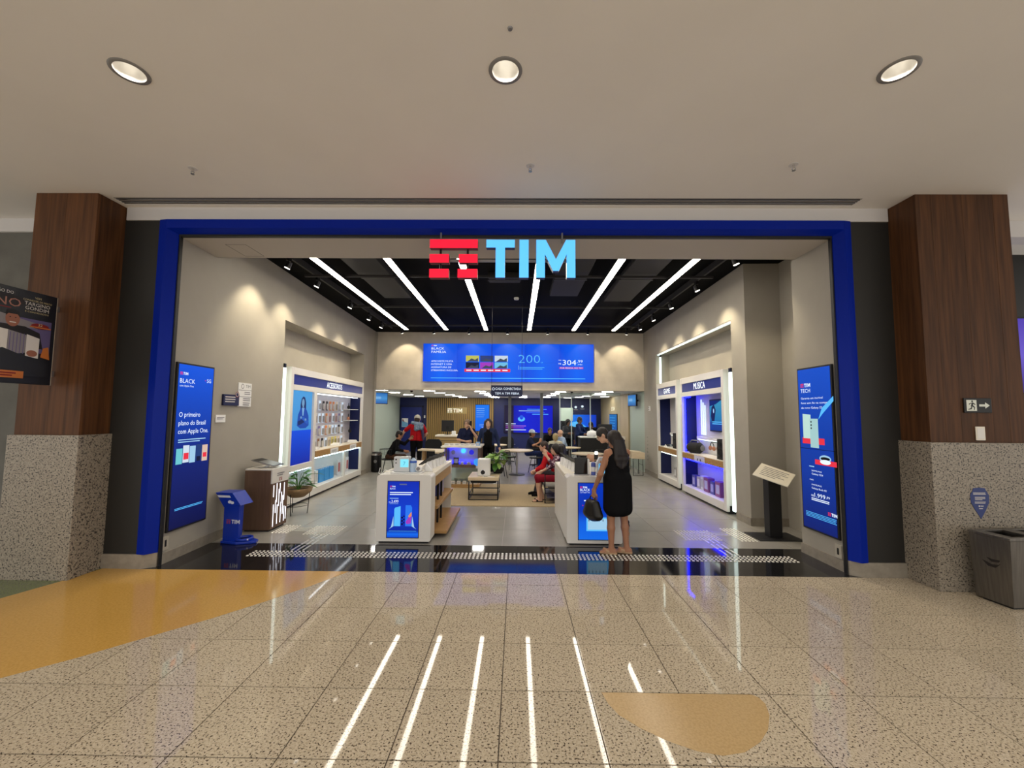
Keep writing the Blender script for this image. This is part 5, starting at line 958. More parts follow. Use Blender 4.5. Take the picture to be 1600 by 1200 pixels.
t = thing('white_bag', 'rounded white bag on the service desk', 'bag', (2.60, 14.3, 1.10)); B().lathe([(0, 0), (.16, 0), (.19, .08), (.16, .17), (.06, .20), (0, .20)], n=18).build('bag_body', m_wht, t, smooth=True); B().tube([(-.06, 0, .18), (0, 0, .24), (.06, 0, .18)], .01, 5).build('handle', m_wht, t)
t = thing('pump_bottle', 'white pump bottle on the service desk beside the bag', 'bottle', (2.86, 14.22, 1.10)); B().lathe([(0, 0), (.035, 0), (.035, .15), (.012, .19), (.012, .24), (0, .24)], n=14).build('bottle_body', m_wht, t); B().box(-.04, .01, -.01, .01, .24, .26).build('pump', m_wht, t)
rd = thing('reception_desk', 'oak and cream reception desk in front of the slatted panel', 'desk', (-2.95, 15.2, 0)); box('front_panel', mat('desk_oak', srgb(165, 138, 92), .5), 0, 1.25, 0, .05, 0, 1.0, rd); box('top', m_cream, -.02, 1.27, -.05, .6, 1.0, 1.06, rd, .006); B().box(0, 1.25, -.008, 0, .50, .515).box(0, 1.25, -.008, 0, .85, .86).parts('groove', m_slat_gap, rd); B().box(0, .05, .05, .6, 0, 1.0).box(1.2, 1.25, .05, .6, 0, 1.0).parts('side_panel', MATS['desk_oak'], rd)
monitor(-2.55, 15.35, 1.06, 0, 'black computer monitor seen from behind on the reception desk', .46, .42)
t = thing('paper_box', 'small white paper stack beside the reception monitor', 'paper', (-2.38, 15.25, 1.06)); box('stack', m_wht, 0, .14, 0, .1, 0, .14, t, .004); box('top_sheet', m_cream, .01, .13, .01, .09, .14, .145, t)
# security cameras in the lounge ceiling
for k, (x, y) in enumerate(((-3.55, 13.9), (1.85, 13.85))):
    t = thing('dome_camera', ['small black dome camera in the lounge ceiling at the left', 'small black dome camera in the lounge ceiling at the right'][k], 'camera', (x, y, CZ2)); B().lathe([(0, -.07), (.035, -.055), (.05, -.02), (.05, 0)], n=16).build('dome', m_black, t, smooth=True); B().lathe([(.05, -.012), (.062, -.008), (.062, 0)], n=16).build('collar', m_wht, t)
# ================================================================== PEOPLE
class SDF:
    def __init__(s): s.p = []; s.cut = []
    def cone(s, a, b, ra, rb=None, m=0): s.p.append(('c', np.array(a, float), np.array(b, float), ra, ra if rb is None else rb, m)); return s
    def ell(s, c, r, m=0, rot=None): s.p.append(('e', np.array(c, float), np.array(r, float), rot, None, m)); return s
    def cutell(s, c, r, rot=None): s.cut.append((np.array(c, float), np.array(r, float), rot)); return s
    def _d(s, q, P):
        if q[0] == 'c':
            a, b, ra, rb = q[1:5]; ab = b-a; L = max(ab@ab, 1e-9); t = np.clip(((P-a)@ab)/L, 0, 1); return np.linalg.norm(P-(a+t[..., None]*ab), axis=-1)-(ra+(rb-ra)*t)
        c, r, rot = q[1:4]; V = P-c
        if rot is not None: V = V@rot
        k = np.linalg.norm(V/r, axis=-1); k2 = np.linalg.norm(V/(r*r), axis=-1); return k*(k-1)/np.maximum(k2, 1e-6)
    def mesh(s, name, mats, res=.01, k=.02):
        lo = np.full(3, 1e9); hi = -lo; bx = []
        for q in s.p:
            if q[0] == 'c': l = np.minimum(q[1]-q[3], q[2]-q[4]); h = np.maximum(q[1]+q[3], q[2]+q[4])
            else: R_ = np.max(q[2]); l = q[1]-R_; h = q[1]+R_
            bx.append((l, h)); lo = np.minimum(lo, l); hi = np.maximum(hi, h)
        lo -= .03; hi += .03; n = np.ceil((hi-lo)/res).astype(int)+1
        D = np.full(n, 1., np.float64); best = np.full(n, 9., np.float64); idm = np.zeros(n, np.int16)
        for q, (l, h) in zip(s.p, bx):
            i0 = np.maximum(((l-.03-lo)/res).astype(int), 0); i1 = np.minimum(np.ceil((h+.03-lo)/res).astype(int)+1, n)
            ax = [lo[d]+res*np.arange(i0[d], i1[d]) for d in range(3)]; P = np.stack(np.meshgrid(*ax, indexing='ij'), -1)
            d = s._d(q, P); sl = tuple(slice(i0[e], i1[e]) for e in range(3)); a = D[sl]
            hh = np.maximum(k-np.abs(a-d), 0)/k; D[sl] = np.minimum(a, d)-hh*hh*k*.25
            bb = best[sl]; w = d < bb; bb[w] = d[w]; idm[sl][w] = q[5]
        if s.cut:
            ax = [lo[d]+res*np.arange(n[d]) for d in range(3)]; P = np.stack(np.meshgrid(*ax, indexing='ij'), -1)
            for c, r, rot in s.cut: D = np.maximum(D, -s._d(('e', c, r, rot), P))
        return nets(name, D, idm, lo, res, mats)
def nets(name, D, idm, lo, res, mats):
    ins = D < 0; a = ins[:-1, :-1, :-1]; cnt = np.zeros(a.shape, np.int8)
    offs = [(i, j, k) for i in (0, 1) for j in (0, 1) for k in (0, 1)]; sh = a.shape
    for i, j, k in offs: cnt += ins[i:i+sh[0], j:j+sh[1], k:k+sh[2]]
    cell = (cnt > 0) & (cnt < 8); idx = np.argwhere(cell); vid = np.full(sh, -1, np.int64); vid[tuple(idx.T)] = np.arange(len(idx))
    acc = np.zeros((len(idx), 3)); num = np.zeros(len(idx)); val = {o: D[tuple((idx+np.array(o)).T)] for o in offs}
    for o in offs:
        for d in range(3):
            if o[d] == 0:
                o2 = tuple(o[e]+(1 if e == d else 0) for e in range(3)); x, y = val[o], val[o2]; cr = (x < 0) != (y < 0); t = np.where(cr, x/np.where(cr, x-y, 1), 0)
                pnt = np.zeros((len(idx), 3))+np.array(o); pnt[:, d] = t; acc[cr] += pnt[cr]; num[cr] += 1
    V = lo+res*(idx+acc/num[:, None]); F = []
    for d in range(3):
        u, v = (d+1) % 3, (d+2) % 3; s0 = [slice(None)]*3; s1 = [slice(None)]*3; s0[d] = slice(0, -1); s1[d] = slice(1, None)
        ch = ins[tuple(s0)] != ins[tuple(s1)]; e = np.argwhere(ch); e = e[(e[:, u] > 0) & (e[:, v] > 0) & (e[:, u] < D.shape[u]-1) & (e[:, v] < D.shape[v]-1)]
        du = np.zeros(3, int); dv = np.zeros(3, int); du[u] = 1; dv[v] = 1
        q = np.stack([vid[tuple((e-du-dv).T)], vid[tuple((e-dv).T)], vid[tuple(e.T)], vid[tuple((e-du).T)]], 1); fl_ = ins[tuple(e.T)]; q[~fl_] = q[~fl_][:, ::-1]; F.append(q)
    F = np.concatenate(F); ok = (F >= 0).all(1); F = F[ok]; me = bpy.data.meshes.new(name); me.vertices.add(len(V)); me.vertices.foreach_set('co', V.astype(np.float32).ravel())
    me.loops.add(len(F)*4); me.loops.foreach_set('vertex_index', F.astype(np.int32).ravel()); me.polygons.add(len(F)); me.polygons.foreach_set('loop_start', np.arange(len(F), dtype=np.int32)*4); me.polygons.foreach_set('loop_total', np.full(len(F), 4, np.int32))
    fc = V[F].mean(1); gi = np.clip(np.rint((fc-lo)/res).astype(int), 0, np.array(D.shape)-1); me.polygons.foreach_set('material_index', idm[tuple(gi.T)].astype(np.int32)); me.polygons.foreach_set('use_smooth', np.ones(len(F), bool)); me.update(calc_edges=True); me.validate()
    for m in mats: me.materials.append(m)
    return me
def N3(v): v = np.array(v, float); return v/np.linalg.norm(v)
def hand(S, w, d, nrm, s=1., curl=.5, thumb=1., m=0):
    """palm and five fingers of unequal length, bending toward nrm; thumb leaves the side"""
    w = np.array(w, float); d = N3(d); nrm = np.array(nrm, float); nrm = N3(nrm-d*(nrm@d)); sd = np.cross(d, nrm)*thumb
    for o in (-.026, -.009, .009, .026): S.cone(w+sd*o*.6*s, w+d*.085*s+sd*o*s, .018*s, .012*s, m)
    for o, L in ((-.028, .055), (-.0095, .068), (.0095, .074), (.028, .066)):
        r0 = w+d*.088*s+sd*o*s; d1 = N3(d+nrm*curl*.8); p1 = r0+d1*L*.55*s; d2 = N3(d+nrm*curl*2.6); S.cone(r0, p1, .0095*s, .0085*s, m).cone(p1, p1+d2*L*.5*s, .0085*s, .007*s, m)
    t0 = w+d*.03*s+sd*.03*s; t1 = t0+N3(d*.7+sd*.75+nrm*.25)*.042*s; S.cone(t0, t1, .013*s, .010*s, m).cone(t1, t1+N3(d*1.+sd*.2+nrm*.5*curl)*.034*s, .010*s, .008*s, m)
def person(label, loc, rz, J, O, res=.011):
    """J: joints (front is -y), O: outfit. Body is one continuous mesh; hair, cap, eyes are parts."""
    t = thing('person', label, 'person', loc, rz); s = J.get('s', 1.); S = SDF(); A = lambda k: np.array(J[k], float)
    SK, TOP, BOT, SHO = 0, 1, 2, 3
    P, Cc, Nk, Hd = A('pelvis'), A('chest'), A('neck'), A('head'); lat = N3(J.get('lat', (1, 0, 0))); up = N3(Cc-P); fwd = N3(np.cross(up, lat))*-1; fwd = N3(np.cross(lat, up))
    fw = np.cross(up, lat); fw = -fw if fw[1] > 0 and 'fw' not in J else fw
    if 'fw' in J: fw = N3(J['fw'])
    fat = O.get('fat', 1.); hip = O.get('hip', 1.); mid = P+(Cc-P)*.45
    tw = O.get('topmat', TOP)
    for q in (-1, 1):
        S.cone(P+lat*q*.075*s*hip, P+(mid-P)*.5+lat*q*.07*s*fat, .105*s*hip, .098*s*fat, O.get('pelvmat', BOT)); S.cone(P+(mid-P)*.35+lat*q*.07*s*fat, mid+lat*q*.065*s*fat, .104*s*fat, .098*s*fat, tw); S.cone(mid+lat*q*.065*s*fat, Cc-up*.09*s+lat*q*.082*s, .098*s*fat, .100*s, tw); S.cone(Cc-up*.09*s+lat*q*.08*s, Cc-up*.01*s+lat*q*.10*s, .098*s, .062*s, tw)
        S.cone(Cc+lat*q*.03*s, Cc-up*.015*s+lat*q*.165*s*O.get('sh', 1.), .062*s, .056*s, SK if O.get('sleeveless') else tw)
        if O.get('bust'): S.ell(Cc-up*.14*s+fw*.085*s+lat*q*.07*s, np.array((.062, .05, .062))*s, tw)
    S.cone(Cc+up*.0*s, Nk+(Hd-Nk)*.35, .056*s, .05*s, SK)
    # head with face
    hf = N3(J.get('face', fw)); hu = np.array((0, 0, 1.)) if 'hup' not in J else N3(J['hup']); hu = N3(hu-hf*(hu@hf)); hr = np.cross(hf, hu); Rm = np.stack([hr, hf, hu], 1)
    S.ell(Hd+hu*.02*s, np.array((.076, .095, .098))*s, SK, Rm); S.ell(Hd-hu*.05*s+hf*.025*s, np.array((.060, .068, .070))*s, SK, Rm); S.cone(Hd+hf*.088*s+hu*.015*s, Hd+hf*.107*s-hu*.022*s, .010*s, .014*s, SK); S.ell(Hd+hf*.075*s-hu*.085*s, np.array((.028, .025, .022))*s, SK, Rm)
    for q in (-1, 1): S.ell(Hd+hr*q*.078*s-hu*.0*s-hf*.008*s, np.array((.012, .022, .034))*s, SK, Rm)
    for q in (-1, 1): S.ell(Hd+hf*.082*s-hu*.063*s, np.array((.026, .012, .010))*s, SK, Rm)
    # arms
    for q, key in ((-1, 'r'), (1, 'l')):
        sh = Cc-up*.02*s+lat*q*.175*s*O.get('sh', 1.); el, wr = A('el_'+key), A('wr_'+key); sl = O.get('sleeve', 1.); armm = SK
        S.cone(sh, el, .046*s, .038*s, SK).cone(el, wr, .038*s, .026*s, SK)
        if sl > 0:
            if sl <= .5: e = sh+(el-sh)*min(1, sl*1.4+.1); S.cone(sh, e, .062*s, .058*s, TOP)
            else: S.cone(sh, el, .060*s, .051*s, TOP); e = el+(wr-el)*(sl-.5)*1.85; S.cone(el, e, .050*s, .038*s, TOP)
        hd = N3(J.get('hd_'+key, wr-el)); hn = J.get('hn_'+key, -lat*q); hand(S, wr, hd, hn, s*.98, J.get('curl', .5), q*J.get('th', 1.), SK)
    # legs
    leg = O.get('leg', 1.)
    for q, key in ((-1, 'r'), (1, 'l')):
        hp = P+lat*q*.09*s*hip-up*.03*s; kn, an = A('kn_'+key), A('an_'+key); S.cone(hp, kn, .080*s*hip, .052*s, SK).cone(kn, kn+(an-kn)*.35, .052*s, .053*s, SK).cone(kn+(an-kn)*.35, an, .053*s, .034*s, SK)
        if leg > 0:
            if leg <= .5: S.cone(hp, hp+(kn-hp)*min(1., leg*2), .098*s*hip, .078*s, BOT)
            else: S.cone(hp, kn, .096*s*hip, .066*s, BOT).cone(kn, kn+(an-kn)*(leg-.5)*1.9, .067*s, .056*s, BOT)
        td = N3(J.get('toe_'+key, J.get('toe', fw*np.array((1, 1, 0))))); 
        if O.get('shoe', 'shoe') == 'shoe': S.cone(an-td*.045*s-np.array((0, 0, an[2]-.045)), an+td*.10*s-np.array((0, 0, an[2]-.04)), .043*s, .040*s, SHO).cone(an+td*.10*s-np.array((0, 0, an[2]-.035)), an+td*.155*s-np.array((0, 0, an[2]-.033)), .038*s, .033*s, SHO).cone(an, an-np.array((0, 0, max(an[2]-.06, .001))), .042*s, .045*s, SHO)
        else:
            S.cone(an-td*.04*s-np.array((0, 0, an[2]-.045)), an+td*.09*s-np.array((0, 0, an[2]-.04)), .034*s, .030*s, SK).cone(an, an-np.array((0, 0, max(an[2]-.05, .001))), .034*s, .034*s, SK); ls = np.cross(td, (0, 0, 1.))
            for k in range(5): S.cone(an+td*.09*s+ls*(k-2)*.013*s-np.array((0, 0, an[2]-.034)), an+td*(.145-.008*abs(k-1 if q > 0 else k-3))*s+ls*(k-2)*.016*s-np.array((0, 0, an[2]-.026)), .014*s, .009*s, SK)
            S.cone(an-td*.065*s-np.array((0, 0, an[2]-.012)), an+td*.15*s-np.array((0, 0, an[2]-.012)), .0, .0, SHO)
            for k in (-1, 0, 1): S.cone(an-td*.06*s+ls*k*.02*s-np.array((0, 0, an[2]-.014)), an+td*.145*s+ls*k*.026*s-np.array((0, 0, an[2]-.014)), .013, .013, SHO)
            S.cone(an+td*.10*s-np.array((0, 0, an[2]-.065)), an+td*.04*s+ls*.035*s-np.array((0, 0, an[2]-.04)), .010*s, .010*s, SHO).cone(an+td*.10*s-np.array((0, 0, an[2]-.065)), an+td*.04*s-ls*.035*s-np.array((0, 0, an[2]-.04)), .010*s, .010*s, SHO)
    for q in O.get('extra', ()): S.cone(*q)
    # skirt or dress as flared prims around the legs
    if 'skirt' in O:
        z0, z1, r0, r1, dx, dy = O['skirt']
        for k in range(8): a = 2*PI*k/8; S.cone(P+np.array((r0*.45*math.cos(a), r0*.35*math.sin(a), z0-P[2])), P+np.array((dx+r1*.5*math.cos(a), dy+r1*.4*math.sin(a), z1-P[2])), r0*.6, r1*.52, TOP)
    me = S.mesh('body', [O['skin'], O['top'], O['bot'], O['shoes']], res, .022); body = bpy.data.objects.new('body', me); link(body, t)
    # eyes, mouth, brows
    b = B(); e2 = B(); mo = B()
    for q in (-1, 1): c = Hd+hf*.086*s+hr*q*.030*s+hu*.012*s; e2.ell(c, (.0095*s,)*3, 8, 6); c2 = Hd+hf*.089*s+hr*q*.031*s+hu*.036*s; b.cyl(c2-hr*.016*s, c2+hr*.016*s, .0045*s, .0045*s, 6)
    e2.build('eye', mat('eye_dark', (.03, .02, .018), .3), t); b.build('eyebrow', O['hair'], t); c = Hd+hf*.090*s-hu*.055*s; mo.cyl(c-hr*.022*s, c+hr*.022*s, .006*s, .006*s, 6).build('mouth', mat('lip', (.30, .10, .08), .5), t)
    # hair
    hs = O.get('hairstyle', 'short'); H = SDF()
    if hs != 'bald':
        H.ell(Hd+hu*.036*s-hf*.012*s, np.array((.088, .102, .100))*s, 0, Rm)
        if hs in ('long', 'bob'): H.ell(Hd-hf*.035*s-hu*.01*s, np.array((.092, .088, .12))*s, 0, Rm)
        for a, b_, ra, rb in O.get('locks', ()): H.cone(a, b_, ra, rb)
        if hs == 'short': H.ell(Hd-hf*.035*s-hu*.03*s, np.array((.080, .07, .075))*s, 0, Rm)
        H.cutell(Hd+hf*.11*s-hu*.045*s, np.array((.073, .088, .098))*s, Rm)
        if hs == 'short':
            for q in (-1, 1): H.cutell(Hd+hr*q*.085*s-hu*.045*s+hf*.02*s, np.array((.03, .05, .055))*s, Rm)
    else:
        for q in (-1, 1): H.ell(Hd+hr*q*.066*s-hu*.01*s-hf*.03*s, np.array((.02, .05, .035))*s, 0, Rm)
        H.ell(Hd-hf*.075*s-hu*.015*s, np.array((.06, .03, .04))*s, 0, Rm)
    hm = H.mesh('hair', [O['hair']], res*.9, .03); ho = bpy.data.objects.new('hair', hm); link(ho, t)
    if 'cap' in O:
        K = SDF(); K.ell(Hd+hu*.050*s-hf*.008*s, np.array((.095, .108, .100))*s, 0, Rm); K.cutell(Hd-hu*.10*s, np.array((.2, .2, .135))*s, Rm); o = bpy.data.objects.new('cap', K.mesh('cap', [O['cap']], res*.9, .01)); link(o, t)
        bb = B(); n = 9; vs = []; back = O.get('capback', 1)
        for k in range(n): a = -1.15+2.3*k/(n-1); vs += [tuple(Hd+hu*.048*s+back*hf*(.092*math.cos(a))*s+hr*.088*math.sin(a)*s), tuple(Hd+hu*(.035+.012*math.cos(a))*s+back*hf*(.095+.075*math.cos(a))*s+hr*.088*math.sin(a)*s)]
        bb.add(vs+[tuple(np.array(v)+hu*.006) for v in vs], [(2*k, 2*k+2, 2*k+3, 2*k+1) for k in range(n-1)]+[(2*n+2*k+1, 2*n+2*k+3, 2*n+2*k+2, 2*n+2*k) for k in range(n-1)]+[(2*k+1, 2*k+3, 2*n+2*k+3, 2*n+2*k+1) for k in range(n-1)]); bb.build('cap_brim', O.get('brim', O['cap']), t)
    if O.get('glasses'):
        gb = B()
        for q in (-1, 1): c = Hd+hf*.100*s+hr*q*.034*s+hu*.010*s; gb.tube([tuple(c+hr*.025*s*math.cos(a)+hu*.018*s*math.sin(a)) for a in [2*PI*k/10 for k in range(11)]], .0022, 4); gb.tube([tuple(c+hr*q*.025*s), tuple(Hd+hr*q*.080*s+hu*.012*s)], .0022, 4)
        gb.tube([tuple(Hd+hf*.101*s-hr*.010*s+hu*.012*s), tuple(Hd+hf*.101*s+hr*.010*s+hu*.012*s)], .0022, 4); gb.build('glasses', m_black, t)
    return t
def stand(h=1.65, **kw):
    s = h/1.70; J = dict(s=s, pelvis=(0, 0, .93*s), chest=(0, 0, 1.405*s), neck=(0, -.0, 1.46*s), head=(0, -.02*s, 1.585*s), el_r=(-.23*s, .02, 1.12*s), el_l=(.23*s, .02, 1.12*s), wr_r=(-.24*s, -.06, .88*s), wr_l=(.24*s, -.06, .88*s), kn_r=(-.095*s, -.01, .49*s), kn_l=(.095*s, -.01, .49*s), an_r=(-.10*s, .02, .085*s), an_l=(.10*s, .02, .085*s), fw=(0, -1, 0)); J.update(kw); return J
def sit(s=1., seat=.47, lean=0., **kw):
    J = dict(s=s, pelvis=(0, 0, seat+.09*s), chest=(0, -lean, seat+.54*s), neck=(0, -lean*1.1, seat+.60*s), head=(0, -lean*1.15-.02, seat+.72*s), el_r=(-.24*s, -.10-lean*.6, seat+.30*s), el_l=(.24*s, -.10-lean*.6, seat+.30*s), wr_r=(-.16*s, -.34-lean*.5, seat+.25*s), wr_l=(.16*s, -.34-lean*.5, seat+.25*s), kn_r=(-.11*s, -.42*s, seat+.06*s), kn_l=(.11*s, -.42*s, seat+.06*s), an_r=(-.11*s, -.40*s, .085), an_l=(.11*s, -.40*s, .085), fw=(0, -1, 0)); J.update(kw); return J
def skin(n, c): return mat('skin_' + n, c, .5)
sk_l, sk_m, sk_b = skin('light', (.62, .37, .255)), skin('tan', (.36, .17, .095)), skin('brown', (.22, .095, .05))
hr_b, hr_d, hr_g, hr_y, hr_r = mat('hair_black', (.012, .008, .007), .45), mat('hair_dark_brown', (.03, .015, .010), .45), mat('hair_grey', (.22, .15, .10), .6), mat('hair_blond', (.42, .33, .16), .6), mat('hair_brown', (.06, .03, .018), .5)
def cl(n, c, r=.85): m = mat('cloth_' + n, c, r); nodes(m)[2].inputs['Specular IOR Level'].default_value = .12; return m
c_bk, c_nv, c_red, c_jean, c_wh, c_lb, c_dkb = cl('black', (.006, .006, .007)), cl('navy', (.014, .018, .05)), cl('red', (.48, .012, .018)), cl('denim', (.020, .030, .075)), cl('cream', (.62, .58, .44)), cl('light_blue', (.35, .45, .62)), cl('dark_blue', (.012, .022, .09))
c_grey = cl('grey', (.05, .05, .06)); c_dred = cl('dark_red', (.22, .010, .022))
# plaid: two crossing square waves on the cloth
m_pl = mat('cloth_plaid', (.03, .02, .05), .85); N_, L_, b_ = nodes(m_pl)
tc = N_.new('ShaderNodeTexCoord'); ck = N_.new('ShaderNodeTexChecker'); ck.inputs['Scale'].default_value = 26.; ck.inputs['Color1'].default_value = (.022, .014, .04, 1); ck.inputs['Color2'].default_value = (.13, .035, .06, 1)
ck2 = N_.new('ShaderNodeTexChecker'); ck2.inputs['Scale'].default_value = 13.; mx = N_.new('ShaderNodeMix'); mx.data_type = 'RGBA'; mx.inputs[7].default_value = (.50, .42, .48, 1)
ml_ = N_.new('ShaderNodeMath'); ml_.operation = 'MULTIPLY'; L_.new(tc.outputs['Object'], ck.inputs['Vector']); L_.new(tc.outputs['Object'], ck2.inputs['Vector']); L_.new(ck.outputs['Fac'], ml_.inputs[0]); L_.new(ck2.outputs['Fac'], ml_.inputs[1]); L_.new(ml_.outputs[0], mx.inputs[0]); L_.new(ck.outputs['Color'], mx.inputs[6]); L_.new(mx.outputs[2], b_.inputs['Base Color'])
# --- woman in the black dress, seen from behind, turned left toward the table
J = stand(1.63, el_l=(.25, -.04, 1.05), wr_l=(.27, -.16, .82), hd_l=(.02, -.15, -1), hn_l=(-1, 0, 0), el_r=(-.22, -.16, 1.08), wr_r=(-.10, -.36, 1.14), hd_r=(.3, -1, .1), hn_r=(0, 0, 1), head=(.01, -.055, 1.51), face=(.15, -1, -.35), curl=.9, kn_l=(.10, -.02, .47), an_l=(.11, .0, .085), kn_r=(-.10, 0, .47), an_r=(-.10, .05, .085), toe=(.75, -.65, 0))
lk = [((x_*.7, .03+.02*(1-abs(x_)*12), 1.50), (x_*1.1, .088, 1.26), .030, .026) for x_ in (-.08, -.05, -.02, .02, .05, .08)] + [((x_*1.1, .088, 1.27), (x_*.9+.01, .105, 1.12+abs(x_)*.7), .026, .012) for x_ in (-.08, -.05, -.02, .02, .05, .08)]
w1 = person('woman in a black sleeveless dress with a bag at the right demo table', (1.375, 5.70, 0), PI+.42, J, dict(skin=sk_m, top=c_bk, bot=c_bk, shoes=cl('sandal', (.45, .30, .18), .6), hair=hr_b, hairstyle='long', locks=lk, sleeve=0, leg=0, shoe='sandal', fat=1.1, hip=1.08, skirt=(.98, .60, .19, .20, 0, 0), sh=.95, sleeveless=True), .0075)
# her bag hangs from the hand
bpy.context.view_layer.update()
hb_ = w1.matrix_basis @ Vector((.27, -.19, .73))
t = thing('handbag', 'soft black handbag hanging from the hand of the woman in the black dress', 'bag', (hb_.x, hb_.y, 0), w1.rotation_euler.z)
S = SDF()
for k in range(7): y_ = -.13+.04*k; S.cone((0, y_*.75, .635), (.0, y_*1.15+.01, .50-.012*(3-abs(k-3))), .042, .058)
o = bpy.data.objects.new('bag_body', S.mesh('bag_body', [mat('bag_leather', (.010, .009, .008), .35)], .01, .05)); link(o, t)
B().tube([(0, -.10, .64), (0, -.05, .73), (0, .0, .75), (0, .05, .72), (0, .08, .63)], .009, 6).build('strap', MATS['bag_leather'], t); B().box(-.045, .045, -.06, .05, .645, .665).build('opening', mat('bag_lining', (.35, .32, .25), .6), t)
# --- man in the dark cap across the table
J = stand(1.74, chest=(0, -.16, 1.37), neck=(0, -.22, 1.42), head=(0, -.31, 1.50), face=(.05, -1, -.75), fw=(0, -1, .2), el_r=(-.24, -.20, 1.10), wr_r=(-.10, -.42, 1.10), hd_r=(.2, -1, .1), el_l=(.24, -.22, 1.10), wr_l=(.10, -.45, 1.13), hd_l=(-.2, -1, .1), curl=1.)
person('man with short dark hair and glasses leaning over the right demo table with a phone', (1.78, 7.05, 0), -PI/2-.25, J, dict(skin=sk_l, top=c_grey, bot=c_bk, shoes=c_bk, hair=hr_b, glasses=True, sleeve=.45), .01)
t = thing('smartphone', 'phone with a bright torch light in the hands of the man in glasses', 'phone', (1.33, 6.98, 1.10), -PI/2); box('case', m_black, -.035, .035, -.01, 0, 0, .14, t, .004); B().cyl((0, -.011, .11), (0, -.016, .11), .028, .028, 12).build('torch', mat('torch_light', (.9, .9, .9), .3, 0, (1, .93, .8), 12.), t); t.rotation_euler = (0, 0, .2)
# --- girl and boy on the bench, facing left
J = sit(.93, .43, .06, el_l=(.22, -.16, .80), wr_l=(.12, -.30, .98), hd_l=(-.2, -.2, 1), el_r=(-.22, -.14, .72), wr_r=(-.18, -.38, .60), face=(0, -1, -.1), kn_l=(.10, -.47, .49), kn_r=(-.10, -.47, .49), an_l=(.09, -.44, .10), an_r=(-.10, -.36, .10), curl=.6)
lk = [((-.07, .03, 1.14), (-.11, .06, .86), .06, .045), ((.07, .03, 1.14), (.11, .06, .86), .06, .045), ((0, .06, 1.15), (0, .12, .82), .07, .05)]
person('girl in a checked shirt and dark red trousers sitting on the bench', (.93, 8.95, .0), -PI/2, J, dict(skin=sk_l, top=m_pl, bot=c_dred, shoes=c_bk, hair=hr_b, hairstyle='long', locks=lk, sleeve=.75, leg=.58, shoe='sandal', fat=.95), .009)
J = sit(.95, .43, .26, el_l=(.22, -.34, .66), wr_l=(.05, -.52, .56), el_r=(-.22, -.34, .66), wr_r=(-.05, -.54, .55), face=(.1, -1, -.15), an_l=(.10, -.42, .10), an_r=(-.12, -.50, .10), curl=.9)
person('boy in a red hoodie leaning forward on the bench behind the girl', (.95, 9.50, .0), -PI/2-.05, J, dict(skin=sk_l, top=c_red, bot=c_grey, shoes=c_bk, hair=hr_d, sleeve=.9, fat=.95), .009)
# --- two women behind the island
J = stand(1.67, el_l=(.30, -.10, 1.16), wr_l=(.14, -.16, 1.40), hd_l=(-.3, .05, 1), hn_l=(-1, 0, 0), el_r=(-.25, -.06, 1.10), wr_r=(.02, -.24, 1.06), hd_r=(1, -.1, .1), hn_r=(0, 1, 0), face=(-.25, -1, -.05), curl=.8)
person('woman with grey-brown hair and glasses in a navy t-shirt talking on the phone', (-1.42, 11.95, 0), 0, J, dict(skin=sk_l, top=c_nv, bot=c_grey, shoes=c_bk, hair=hr_g, hairstyle='bob', glasses=True, sleeve=.45, bust=True, fat=1.08), .011)
t = thing('smartphone', 'dark phone held to the ear of the woman in the navy t-shirt', 'phone', (-1.315, 11.86, 1.50), .9); box('case', m_black, -.035, .035, -.006, .006, 0, .14, t, .004); box('glass', MATS['dark_glass'], -.03, .03, -.0068, -.006, .008, .132, t)
J = stand(1.70, el_r=(-.25, .03, 1.13), wr_r=(-.24, -.08, .90), el_l=(.27, .02, 1.12), wr_l=(.32, -.12, .90), face=(.0, -1, 0), curl=.7)
lk = [((-.07, .02, 1.62), (-.11, -.02, 1.25), .05, .04), ((.07, .02, 1.62), (.11, -.02, 1.22), .05, .04), ((0, .06, 1.6), (0, .10, 1.25), .06, .05)]
person('young woman with long dark hair in a denim jacket standing beside the island', (-.79, 11.6, 0), .05, J, dict(skin=sk_l, top=c_jean, bot=c_bk, shoes=c_bk, hair=hr_d, hairstyle='long', locks=lk, sleeve=.95, extra=[((-.06, -.075, 1.30), (-.05, -.085, .95), .052, .055, 2), ((.06, -.075, 1.30), (.05, -.085, .95), .052, .055, 2), ((0, -.08, 1.36), (0, -.095, 1.0), .05, .05, 2)], bust=False), .011)
